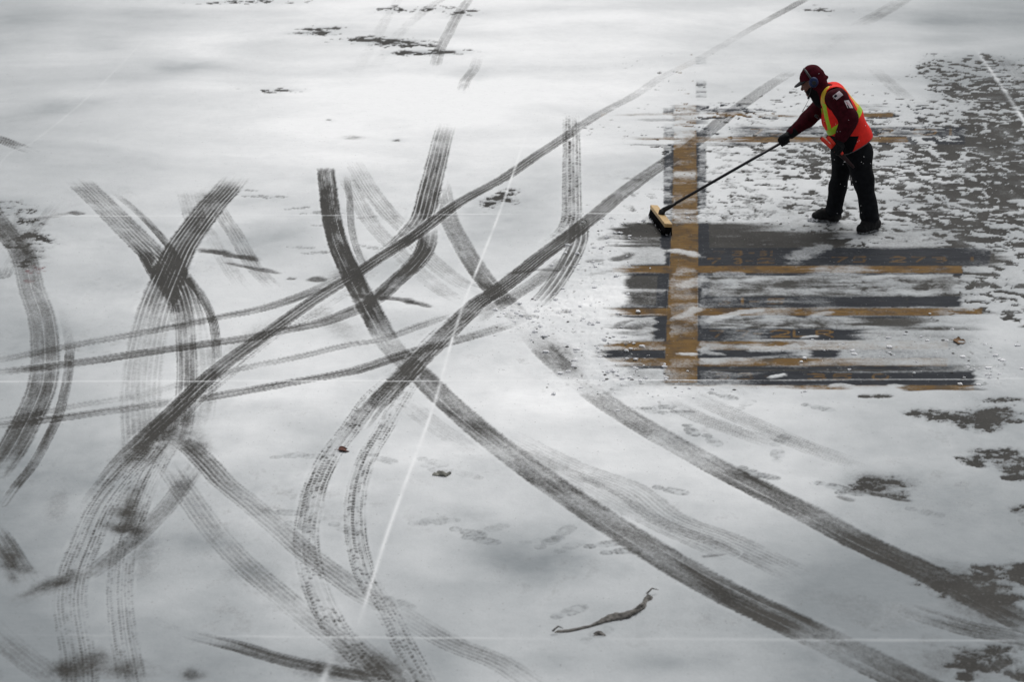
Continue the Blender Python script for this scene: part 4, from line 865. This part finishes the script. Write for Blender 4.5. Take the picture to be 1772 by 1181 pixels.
# boots
def boot_pair(an, g0, g1, snowy):
    d = unit(np.array([g1[0] - g0[0], g1[1] - g0[1], 0])); sd = np.array([-d[1], d[0], 0]); heel = np.array([g0[0], g0[1], 0]) ; toe = np.array([g1[0], g1[1], 0])
    z = np.array([0, 0, 1.0])
    def up(P):
        q = chain(P, [an + z * .06, an - z * .03 * 1, heel + d * .055 + z * .075], [.062, .064, .060], .03)
        q = smin(q, chain(P, [heel + d * .05 + z * .07, heel + d * .15 + z * .075, toe - d * .055 + z * .055], [.052, .056, .045], .03), .03)
        q = smin(q, ell(P, toe - d * .055 + z * .052, (.055, .052, .042)), .02)
        q = smax(q, .022 - P[..., 2], .006)
        lace = np.sin((P @ d) * 160) * .0025 * np.clip(((P - heel) @ d - .06) * 12, 0, 1)
        return q + lace + wrinkle(P, 40, .0018)
    def so(P):
        q = P - heel; u = q @ d; v = q @ sd; w = .046 + .010 * np.sin(np.clip((u - .04) / .24, 0, 1) * math.pi) - .004
        L = np.linalg.norm(toe - heel)
        cu = np.clip(u, .045, L - .05); r = np.hypot(u - cu, v) - w
        q = np.maximum(r, np.abs(P[..., 2] - .018) - .014); return q + .002 * np.sign(np.sin(u * 220)) * (P[..., 2] < .012)
    a = np.minimum(heel, toe) - .12; b = np.maximum(heel, toe) + .12; a[2] = -.01; b[2] = an[2] + .1
    b = np.maximum(b, an + .1); a2 = np.minimum(a, an - .1); a2[2] = -.01
    bo = skin(up, a2, b, .006, 'boot', mBoot, person)
    b2 = b.copy(); b2[2] = .06
    so_ = skin(so, a2, b2, .005, 'sole', mSole, bo)
    if snowy:
        sk = skin(lambda P: ell(P, toe - d * .02 + z * .03, (.055, .06, .03)) + wrinkle(P, 90, .010), toe - .1 + z * .1, toe + .1, .005, 'snow_clump', mSnow, bo)
    return bo
boot_pair(anN, gN0, gN1, False); boot_pair(anF, gF0, gF1, True)

# head: face looks down and left
tl = math.radians(24); fw = np.array([-math.cos(tl), .10, -math.sin(tl)]); fw = unit(fw); lt = unit(np.cross(fw, [0, 0, 1.0])); uh = unit(np.cross(lt, fw)); uh = uh if uh[2] > 0 else -uh
RH = np.array([fw, lt, uh])
def H(f, l, u): return hd + fw * f + lt * l + uh * u
def head_f(P):
    d = ell(P, H(-.012, 0, .012), (.098, .076, .105), RH)
    d = smin(d, ell(P, H(.03, 0, -.05), (.062, .058, .075), RH), .03)
    d = smin(d, ell(P, H(.082, 0, .004), (.02, .05, .016), RH), .02)          # brow
    d = smin(d, cone(P, H(.088, 0, -.002), H(.108, 0, -.036), .009, .015), .012)   # nose
    for s in (-1, 1):
        d = smin(d, ell(P, H(.07, .036 * s, -.034), (.03, .026, .022), RH), .015)   # cheeks
        d = smax(d, -ell(P, H(.098, .031 * s, -.012), (.018, .018, .010), RH), .008)   # eye hollows
        d = smin(d, ell(P, H(.080, .031 * s, -.013), (.013, .013, .011), RH), .003)   # eyeballs
        d = smin(d, ell(P, H(-.012, .078 * s, -.015), (.022, .010, .032), RH), .006)   # ears
    d = smin(d, ell(P, H(.087, 0, -.063), (.013, .026, .007), RH), .007)       # upper lip
    d = smin(d, ell(P, H(.084, 0, -.076), (.013, .022, .008), RH), .006)       # lower lip
    d = smin(d, ell(P, H(.072, 0, -.104), (.024, .028, .022), RH), .015)       # chin
    d = smin(d, cone(P, H(-.02, 0, -.05), nk0 + np.array([.0, 0, -.03]), .056, .062), .03)
    d = smin(d, torso(P, -.05), .04)
    d = smin(d, arms(P, -.03), .02)
    for w_, h_ in ((wrN, haN), (wrF, haF)): d = smin(d, cone(P, w_, h_, .028, .022), .015)
    for a_, k_, n_ in ((hipN, knN, anN), (hipF, knF, anF)): d = smin(d, chain(P, [tC, a_, k_, n_ + [0, 0, -.02]], [.10, .085, .05, .04], .03), .03)
    return d
bl = np.minimum(np.minimum(lo, pl), hd - .2); bh = np.maximum(np.maximum(hi, ph), hd + .2)
def axis(a, b, c, r):
    q = [a]
    while q[-1] < b: q.append(q[-1] + (.0045 if abs(q[-1] - c) < r else .0135))
    return np.array(q)
hc_ = H(.02, 0, -.02)
body = skin(head_f, bl, bh, .0135, 'body', mSkin, person, axes=[axis(bl[i], bh[i], hc_[i], .135) for i in range(3)])
mBeard = M('dark_neck_gaiter', (.008, .008, .009), .95, .1, nscale=50, namt=.3)
def gaiter_f(P):
    d = smin(ell(P, H(.022, 0, -.070), (.072, .074, .060), RH), cone(P, H(.0, 0, -.10), nk0 + np.array([-.02, 0, -.06]), .072, .085), .03)
    d = smax(d, -(cone(P, H(.10, 0, -.03), H(.115, 0, -.072), .045, .028)), .008)
    return d + wrinkle(P, 45, .002)
skin(gaiter_f, hd - .26, hd + .2, .006, 'neck_gaiter', mBeard, person)
def hood_f(P):
    o = ell(P, H(-.020, 0, .022), (.112, .096, .122), RH)
    o = smin(o, cone(P, P3(1414, 136), P3(1430.5, 133.5), .075, .014), .02)          # slack pointed fold at the back
    o = smin(o, cone(P, H(-.02, 0, -.05), nk0 + np.array([.0, 0, -.02]), .082, .098), .03)
    o = o + wrinkle(P, 30, .0035)
    d = np.maximum(o, -(o + .012))
    # face opening
    q = P - hd; f, u = q @ fw, q @ uh
    cut = np.minimum(f - (.018 + .05 * np.clip((u + .09) * 3, -1, 0)), .030 - u)
    return smax(d, cut, .005)
hood = skin(hood_f, hd - .26, hd + .22, .0052, 'hood', mHood, person)
# cap: peak with maroon front
def peak_f(P):
    q = P - H(.085, 0, .036); a = math.radians(16); f0, u0, l0 = q @ fw, q @ uh, q @ lt
    f = f0 * math.cos(a) - u0 * math.sin(a); u = u0 * math.cos(a) + f0 * math.sin(a)
    r = np.sqrt((np.clip(f + .02, 0, None) / .108) ** 2 + (l0 / .085) ** 2) - 1
    d = np.maximum(r * .08, np.abs(u + 1.9 * l0 ** 2 + .6 * np.clip(f, 0, 1) ** 2) - .0045)
    return np.maximum(d, -f - .03)
cap = skin(lambda P: smax(ell(P, H(-.004, 0, .030), (.106, .088, .102), RH), np.maximum(.030 - (P - hd) @ uh, -.0 - (P - hd) @ fw), .006), hd - .2, hd + .2, .005, 'cap', mHood, person)
skin(peak_f, hd - .25, hd + .2, .0034, 'peak', M('black_cap_peak', (.014, .015, .018), .7, .25, nscale=40, namt=.2), cap)
# ear defenders with microphone
eh = thing('ear_defenders', 'x', 'x', hd)
for k in ('label', 'category'): del eh[k]
eh.parent = person; eh.matrix_parent_inverse = Matrix.Translation(-person.location)
cupN = P3(1408, 142.5, -.115); cupF = P3(1408, 142.5, .115)
cupF[2] = cupN[2] + .01
for s, c in ((-1, cupN), (1, cupF)):
    cp_ = skin(lambda P: np.minimum(ell(P, c, (.043, .030, .049)), np.maximum(np.hypot(P[..., 0] - c[0], (P[..., 2] - c[2]) * .92) - .041, np.abs(P[..., 1] - c[1] + s * .012) - .013)), c - .08, c + .08, .0036, 'ear_cup', mBlue, eh)
    skin(lambda P: np.maximum(np.hypot(P[..., 0] - c[0], P[..., 2] - c[2]) - .019, np.abs(P[..., 1] - c[1] - s * .024) - .011), c - .06, c + .06, .003, 'cup_boss', mDark, cp_)
topd = unit(P3(1391.5, 118.5) - P3(1407, 141)); pts = []
for k in range(25):
    a = math.pi * k / 24; pts.append(P3(1407, 141) + topd * math.sin(a) * .142 + yv * (-math.cos(a)) * .118)
v, f = tube(pts, [.010] * 25, 8)
hbm = mesh_obj('headband', v, f, mGrey, eh)
v, f = tube([cupN + [-.02, -.015, -.03], P3(1402, 160, -.10), P3(1399.5, 167, -.05), P3(1399, 170, -.03)], [.004, .004, .004, .004], 6); v2, f2 = tube([P3(1400.3, 166.5, -.05), P3(1399, 169, -.045), P3(1398, 171, -.04)], [.007, .011, .006], 8)
jv, jf, _ = join([(v, f), (v2, f2)]); mesh_obj('microphone', jv, jf, mDark, eh)
v, f = tube([P3(1402.5, 167, -.04), P3(1397, 177, -.06), P3(1388.5, 193.5, -.06)], [.0016, .0016, .0035], 5); mesh_obj('hood_cord', v, f, mDark, person)
v, f = tube([P3(1410, 200, -.05), P3(1414, 201, -.05), P3(1417, 205, -.05)], [.012, .016, .010], 8); mesh_obj('chest_radio', v, f, mDark, person)
v, f = tube([P3(1471.5, 300, .02), P3(1472.5, 310, .02), P3(1473.5, 320, .02)], [.006, .006, .008], 6); v2, f2 = tube([P3(1474, 304, .02), P3(1475.5, 318, .02)], [.004, .005], 6)
jv, jf, _ = join([(v, f), (v2, f2)]); mesh_obj('strap', jv, jf, mDark, person)

# sleeve patches follow the cloth
def hit(px, py, f):
    o = np.array([0, 0, HC]); d = unit(ray(px, py)); t = (YP - .75) / d[1]
    for _ in range(90):
        q = f((o + d * t)[None])[0]
        if q < 6e-4: break
        t += q * .8
    return o + d * t
def patch(name, q, nu, nv, matf, mats, lift=.006):
    v = []; 
    for j in range(nv + 1):
        for i in range(nu + 1):
            a, b = i / nu, j / nv
            px = (q[0][0] * (1 - a) + q[1][0] * a) * (1 - b) + (q[3][0] * (1 - a) + q[2][0] * a) * b; py = (q[0][1] * (1 - a) + q[1][1] * a) * (1 - b) + (q[3][1] * (1 - a) + q[2][1] * a) * b
            v.append(hit(px, py, lambda P: np.minimum(jacket_f(P), 9)))
    v = np.array(v); nrm = unit(np.array([0, 0, HC]) - v.mean(0)); top = v + nrm * lift; bot = v - nrm * .004; f = []; mi = []
    w = nu + 1; o = len(v)
    for j in range(nv):
        for i in range(nu):
            a = j * w + i; f.append((a, a + w, a + w + 1, a + 1)); mi.append(matf(i, j))
    rim = [j * w for j in range(nv + 1)] + [nv * w + i for i in range(1, w)] + [j * w + nu for j in range(nv - 1, -1, -1)] + [i for i in range(nu - 1, 0, -1)]
    for a, b in zip(rim, rim[1:] + rim[:1]): f.append((b, a, a + o, b + o)); mi.append(0)
    return mesh_obj(name, np.vstack([top, bot]), f, mats, jacket, False, mi)
patch('flag_patch', [(1440.8, 165.8), (1452.4, 157), (1459.2, 164), (1447.6, 173)], 14, 9, lambda i, j: 1 if (1 <= i <= 5 and 1 <= j <= 4) else (0 if i in (0, 13) or j in (0, 8) else (2 if j % 2 == 0 else 0)), [mWhite, mNavy, mStripe])
patch('arm_badge', [(1460.4, 174), (1468.6, 173), (1476.6, 186.6), (1466.8, 187)], 8, 12, lambda i, j: 1 if (2 <= i <= 3 and 2 <= j <= 6) or (i == 5 and 4 <= j <= 9) or (4 <= i <= 5 and j == 8) else (2 if 7 <= j and 1 <= i <= 2 else 0), [mWhite, mPink, mNavy])

# gloves
def glove(hand, wrist, axis, palm, rgrip, side_thumb):
    """five fingers closed round a bar running along axis through hand; palm = direction from bar to the back of the hand"""
    ax = unit(axis); pm = unit(V3(palm) - ax * (V3(palm) @ ax)); tn = np.cross(ax, pm)
    segs = []
    R = rgrip + .012
    for i in range(4):
        off = ax * ((i - 1.5) * .0225); L = (1.0, 1.12, 1.05, .85)[i]; r0 = (.0125, .013, .0125, .011)[i]; pts = []
        for a in (0, 55, 110, 165, 225):
            b = math.radians(a * L + 10); pts.append(hand + off + (pm * math.cos(b) + tn * math.sin(b)) * (R + (.008 if a < 60 else .002)))
        segs.append((pts, [r0, r0, r0 * .96, r0 * .9, r0 * .8]))
    th = []
    base = hand + ax * (side_thumb * .045) + pm * (R + .004) - tn * .012
    for a, e in ((0, .048), (-55, .045), (-110, .034), (-150, .022)):
        b = math.radians(a); th.append(hand + ax * (side_thumb * e) + (pm * math.cos(b) + tn * math.sin(b)) * (R + .004))
    def f(P):
        d = cone(P, hand + pm * (R + .010) - ax * .03, hand + pm * (R + .010) + ax * .03, .021, .022)
        d = smin(d, cone(P, hand + pm * (R + .014) , wrist, .030, .036), .02)
        d = smin(d, cone(P, wrist, wrist + (wrist - hand) * .30, .046, .053), .012)
        for p, r in segs: d = np.minimum(smin(d, chain(P, p, r, .004), .006), 9)
        d = smin(d, chain(P, th, [.0155, .0145, .013, .011], .006), .008)
        return d + wrinkle(P, 60, .0014)
    a = np.minimum(hand, wrist) - .12; b = np.maximum(hand, wrist) + .12
    return skin(f, a, b, .0042, 'glove', mGlove, person)
# ------------------------------------------------------------------ push broom
mWood = M('pale_varnished_wood', (.50, .34, .155), .55, .3, nscale=16, namt=.22, stretch=(1, 6, 6), bump=.1)
mBris = M('black_bristles', (.006, .006, .007), .8, .15, nscale=60, namt=.5)
mBrTip = M('snow_on_bristles', (.62, .63, .65), .9, .1, nscale=70, namt=.2)
mPole = M('dark_painted_steel', (.011, .012, .017), .38, .45, nscale=18, namt=.35)
ZT = .118
bF, bN = G(1131.6, 354.6, ZT), G(1157.2, 387.4, ZT)
cF, cN = G(1125.8, 371.5, .006), G(1154.6, 404.6, .006)
lx = unit(bN - bF); upb = unit((bF + bN) / 2 - (cF + cN) / 2); upb = unit(upb - lx * (upb @ lx)); wx = np.cross(lx, upb)
if wx[0] < 0: wx = -wx
LB = np.linalg.norm(bN - bF); cb = (bF + bN) / 2
broom = thing('broom', 'push broom with pale wooden head and black bristles', 'broom', ((cF + cN) / 2))
v, f = box(cb - upb * .018, [lx, wx, upb], (LB / 2, .036, .018), .006)
mesh_obj('head_block', v, f, mWood, broom, False)
rb = random.Random(3); parts = []; hgt = ZT - .036 - .004
for i in range(int(LB / .016)):
    for j in range(5):
        a = -LB / 2 + .012 + i * .016 + rb.uniform(-.003, .003); b = -.027 + j * .0135 + rb.uniform(-.003, .003)
        r0 = cb - upb * .034 + lx * a + wx * b; fl = lx * (rb.uniform(-.010, .010)) + wx * (b * .35 + rb.uniform(-.008, .008)) - wx * .008
        ln = hgt / abs(upb[2]) + rb.uniform(-.008, .002); p1 = r0 - upb * ln * .55 + fl * .4; p2 = r0 - upb * ln + fl
        p2[2] = max(p2[2], .004)
        vv, ff = tube([r0, p1, p2], [.0062, .0074, .0072], 5); parts.append((vv, ff, 0))
        if rb.random() < .30 and j < 3:
            vv, ff = tube([p1 * .45 + p2 * .55, p2 + np.array([0, 0, -.001])], [.0062, .0088], 5); parts.append((vv, ff, 1))
jv, jf, jm = join(parts); mesh_obj('bristles', jv, jf, [mBris, mBrTip], broom, True, jm)
hTop = haF + unit(haF - (cb + upb * .05)) * .055
s0 = cb + wx * .004; hd_dir = unit(hTop - (s0 + upb * .05)); s1 = s0 + upb * .03 + hd_dir * .02
v1, f1 = tube([s0 - upb * .002, s0 + upb * .018, s1], [.034, .030, .024], 12); v2, f2 = tube([s1 - hd_dir * .01, s1 + hd_dir * .075, s1 + hd_dir * .08, s1 + hd_dir * .125], [.024, .021, .017, .016], 12)
fin = box(s0 - hd_dir * .018 + upb * .032, [unit(np.cross(hd_dir, upb)), hd_dir, upb], (.012, .014, .022), .003)
jv, jf, _ = join([(v1, f1), (v2, f2), fin]); mesh_obj('handle_socket', jv, jf, mDark, broom)
v, f = tube([s1 + hd_dir * .05, (s1 + hTop) / 2, hTop], [.0135, .0135, .0135], 14); mesh_obj('handle', v, f, mPole, broom)
glove(haF, wrF, hd_dir, np.array([.55, -.25, .8]) , .0135, 1)

# ------------------------------------------------------------------ two marshalling wands in the other fist
mWand = M('red_orange_wand_plastic', (.80, .045, .022), .35, .4, nscale=12, namt=.12)
mWandD = M('dark_red_wand_end', (.16, .010, .012), .4, .4)
wa, wb = P3(1420.5, 238.5, -.33), P3(1477, 289, -.30)
wd = unit(wb - wa)
for k, (off, lab) in enumerate(((np.zeros(3), 'lower of the two red marshalling wands in the gloved fist'), (P3(1431.2, 236.0, -.315) - P3(1420.5, 238.5, -.33), 'upper of the two red marshalling wands in the gloved fist'))):
    w = thing('marshalling_wand', lab, 'wand', wa + off, 'marshalling wands in the left hand')
    a = wa + off
    if k: wdk = unit((wa + wd * .40) - a)
    else: wdk = wd
    v1, f1 = tube([a, a + wdk * .012, a + wdk * .03, a + wdk * .19, a + wdk * .225], [.013, .0175, .0185, .0185, .016], 14); mesh_obj('light_tube', v1, f1, mWand, w)
    v1, f1 = tube([a - wdk * .004, a + wdk * .006], [.0135, .0145], 14); mesh_obj('end_cap', v1, f1, mWandD, w)
    v1, f1 = tube([a + wdk * .222, a + wdk * .24, a + wdk * .37, a + wdk * .39], [.0165, .0145, .0135, .010], 14); mesh_obj('grip', v1, f1, M('dark_wand_grip', (.022, .008, .009), .5, .3), w)
haN2 = wa + wd * .165 + (P3(1425.8, 237.2, -.322) - P3(1420.5, 238.5, -.33))
glove(haN2, wrN, wd, np.array([.55, .35, .75]), .026, -1)

# ------------------------------------------------------------------ litter lying on the snow
def ribbon_blob(name, pts, rads, label, cat, mat, z0=.006, twist=.18, seed=0, seg=14):
    rr = random.Random(seed); C = [G(a, b) for a, b in pts]; fine = []; fr = []
    n = 8
    for i in range(len(C) - 1):
        for k in range(n):
            t = k / n; fine.append(C[i] * (1 - t) + C[i + 1] * t); fr.append(rads[i] * (1 - t) + rads[i + 1] * t)
    fine.append(C[-1]); fr.append(rads[-1])
    fine = np.array(fine); 
    for _ in range(3): fine[1:-1] = (fine[:-2] + 2 * fine[1:-1] + fine[2:]) / 4
    v = []; f = []
    for i, p in enumerate(fine):
        t = unit(fine[min(i + 1, len(fine) - 1)] - fine[max(i - 1, 0)]); sd = np.array([-t[1], t[0], 0])
        for k in range(seg):
            a = 2 * math.pi * k / seg; ph = i * twist
            r = fr[i] * (1 + .24 * math.sin(2 * a + ph) + .14 * math.sin(3 * a - ph * 1.4 + seed) + .07 * math.sin(i * 1.3 + seed + 2 * a) + rr.uniform(-.10, .10))
            v.append(p + sd * r * math.cos(a) + np.array([0, 0, z0 + fr[i] * .36 + r * .5 * math.sin(a)]))
    for i in range(len(fine) - 1):
        for k in range(seg): f.append((i * seg + k, i * seg + (k + 1) % seg, (i + 1) * seg + (k + 1) % seg, (i + 1) * seg + k))
    f.append(tuple(range(seg))[::-1]); f.append(tuple((len(fine) - 1) * seg + k for k in range(seg)))
    return v, f
mBark = M('grey_brown_bark', (.120, .115, .108), .9, .15, nscale=45, namt=.55, stretch=(1, 1, 1), bump=.6)
bpts = [(958, 1100), (966, 1097.5), (985, 1096), (1020, 1089), (1045, 1080), (1065, 1073), (1082, 1071), (1100, 1063), (1111, 1056), (1116, 1046), (1123, 1040), (1121, 1033)]
brad = [.004, .013, .016, .015, .022, .031, .034, .026, .023, .013, .020, .008]
stick = thing('torn_bark_strip', 'twisted grey-brown strip of bark curling up at one end', 'debris', G(1040, 1082))
v, f = ribbon_blob('bark', bpts, brad, '', '', mBark, seed=2); mesh_obj('bark', v, f, mBark, stick)
tw = []
for q in ([(1119, 1037), (1128, 1033), (1139, 1030)], [(956, 1102), (966, 1099), (974, 1097)], [(1112, 1055), (1106, 1062), (1098, 1065)]):
    P_ = [G(a, b) + np.array([0, 0, .03 + .02 * (i == 1)]) for i, (a, b) in enumerate(q)]; tw.append(tube(P_, [.006, .005, .002], 6))
for vv, ff in tw: mesh_obj('splinter', vv, ff, mBark, stick)
v1 = ribbon_blob('scrap', [(1021, 1106), (1030, 1104), (1036, 1099), (1043, 1103), (1050, 1106)], [.003, .010, .022, .016, .004], '', '', mBark, seed=5, z0=.004); v2 = ribbon_blob('scrap', [(1022, 1102), (1027, 1099.5)], [.006, .007], '', '', mBark, seed=6, z0=.002)
jv, jf, _ = join([v1, v2]); o = mesh_obj('bark_scrap', jv, jf, mBark); tag(o, 'small curled scrap just below the long bark strip', 'debris')
mCard = M('wet_grey_card', (.20, .20, .18), .9, .15, nscale=30, namt=.4, bump=.4)
q = [G(748, 826.5), G(761, 821.5), G(781, 823.5), G(772, 829)]
vt = []; ft = []
for j in range(5):
    for i in range(9):
        a, b = i / 8, j / 4; p = (q[1] * (1 - a) + q[2] * a) * (1 - b) + (q[0] * (1 - a) + q[3] * a) * b; p = p + np.array([0, 0, .020 + .008 * math.sin(a * 7 + b * 3) + .006 * math.sin(b * 9)]); vt.append(p)
for j in range(4):
    for i in range(8): a = j * 9 + i; ft.append((a, a + 9, a + 10, a + 1))
n0 = len(vt); vb = [p - np.array([0, 0, .012]) for p in vt]; ft += [tuple(x + n0 for x in reversed(t)) for t in ft]
rim = [j * 9 for j in range(5)] + [36 + i for i in range(1, 9)] + [j * 9 + 8 for j in range(3, -1, -1)] + [i for i in range(7, 0, -1)]
for a, b in zip(rim, rim[1:] + rim[:1]): ft.append((b, a, a + n0, b + n0))
o = mesh_obj('card_scrap', vt + vb, ft, mCard, None, False); tag(o, 'flat grey scrap of wet card lying between the tracks', 'debris')
def leaf(px, py, L, W, ang, col, label, seed, lobes=0):
    g = G(px, py); v = []; f = []; n = 10; c, s = math.cos(ang), math.sin(ang)
    m = M('dead_leaf_%s' % seed, col, .8, .2, nscale=40, namt=.35)
    ring = []
    for i in range(n + 1):
        t = i / n; w = W * (math.sin(math.pi * t) ** .8) * (1 + lobes * math.cos(t * 15))
        for sgn in (-1, 0, 1):
            x, y = (t - .5) * L, sgn * w; z = .008 + .18 * abs(sgn) * w + .008 * math.sin(t * 4 + seed)
            v.append((g[0] + x * c - y * s, g[1] + x * s + y * c, z + .006))
    for i in range(n):
        for k in range(2): a = i * 3 + k; f.append((a, a + 3, a + 4, a + 1))
    n0 = len(v); v += [(a, b, z - .004) for a, b, z in v]; f += [tuple(x + n0 for x in reversed(t)) for t in f]
    rim = [i * 3 for i in range(n + 1)] + [n * 3 + 1] + [i * 3 + 2 for i in range(n, -1, -1)] + [1]
    for a, b in zip(rim, rim[1:] + rim[:1]): f.append((a, b, b + n0, a + n0))
    lf = thing('dead_leaf', label, 'leaf', g); mesh_obj('blade', v, f, m, lf, True)
    e = np.array(v[1]); vv, ff = tube([e, e + np.array([-c * L * .3, -s * L * .3, .004])], [.0025, .0015], 5); mesh_obj('stalk', vv, ff, m, lf)
leaf(596, 782.5, .085, .05, .35, (.085, .034, .024), 'rust-brown dead leaf stuck in the lugged tyre track', 1)
leaf(1660, 594, .10, .075, -.2, (.16, .095, .05), 'tan dead leaf lying on smooth snow right of the swept strip', 2, .25)

# ------------------------------------------------------------------ loose lumps of snow and grit round the swept strip, flakes in the air
rs = np.random.RandomState(8)
def lumps(n, pick, smin_, smax_, name, mat, label, flat=.7, zoff=0.3):
    v = []; f = []
    base = [(1, 0, 0), (-1, 0, 0), (0, 1, 0), (0, -1, 0), (0, 0, 1), (0, 0, -1)]; tri = [(0, 2, 4), (2, 1, 4), (1, 3, 4), (3, 0, 4), (2, 0, 5), (1, 2, 5), (3, 1, 5), (0, 3, 5)]
    bm = bmesh.new(); bmesh.ops.create_icosphere(bm, subdivisions=1, radius=1); bm.verts.ensure_lookup_table(); bv = np.array([q.co[:] for q in bm.verts]); bf = np.array([[x.index for x in p.verts] for p in bm.faces]); bm.free()
    for k in range(n):
        c = pick(k); r = smin_ + (smax_ - smin_) * rs.rand() ** 3
        w = bv * (r * (.7 + .6 * rs.rand(len(bv), 1))) * np.array([1 + .5 * rs.rand(), 1 + .4 * rs.rand(), flat]); f.append(bf + len(bv) * k); v.append(w + c + np.array([0, 0, r * zoff]))
    o = mesh_obj(name, np.vstack(v), np.vstack(f), mat, None, False); o['kind'] = 'stuff'; o['label'] = label; return o
heaps = ((1030,470,45,40,4),(990,545,80,25,6),(920,560,50,18,4),(1040,600,60,30,4),(1050,660,60,22,4),(1060,420,40,18,2),(900,545,40,10,2),(1130,690,70,12,2),(1100,650,50,16,2),(1210,379,130,6,3),(1040,388,36,9,2),(1240,676,120,5,2),(1700,640,40,26,3),(1620,590,80,26,3),(1500,605,90,16,3),(1120,385,20,6,1))
hw_ = np.array([h[4] for h in heaps], float); hw_ /= hw_.sum()
def pk(k):
    h = heaps[rs.choice(len(heaps), p=hw_)]; return G(h[0] + h[2] * rs.normal() * .8, h[1] + h[3] * rs.normal() * .8, .008)
lumps(520, pk, .004, .022, 'snow_crumbs', mSnow, 'loose crumbs of snow thrown up by the broom', .75)
mGrit = M('dirty_ice_grit', (.11, .11, .105), .8, .2, nscale=60, namt=.5)
lumps(330, pk, .003, .012, 'ice_grit', mGrit, 'dark grit and dirty ice crumbs in the brushed snow', .5)
def pk2(k):
    return P3(rs.uniform(1385, 1530), rs.uniform(120, 400), rs.uniform(-1.6, -.5))
lumps(64, pk2, .0022, .0042, 'snowflakes', M('snowflake', (.8, .81, .83), .9, .1), 'snowflakes drifting past the worker', 1.0, 0)
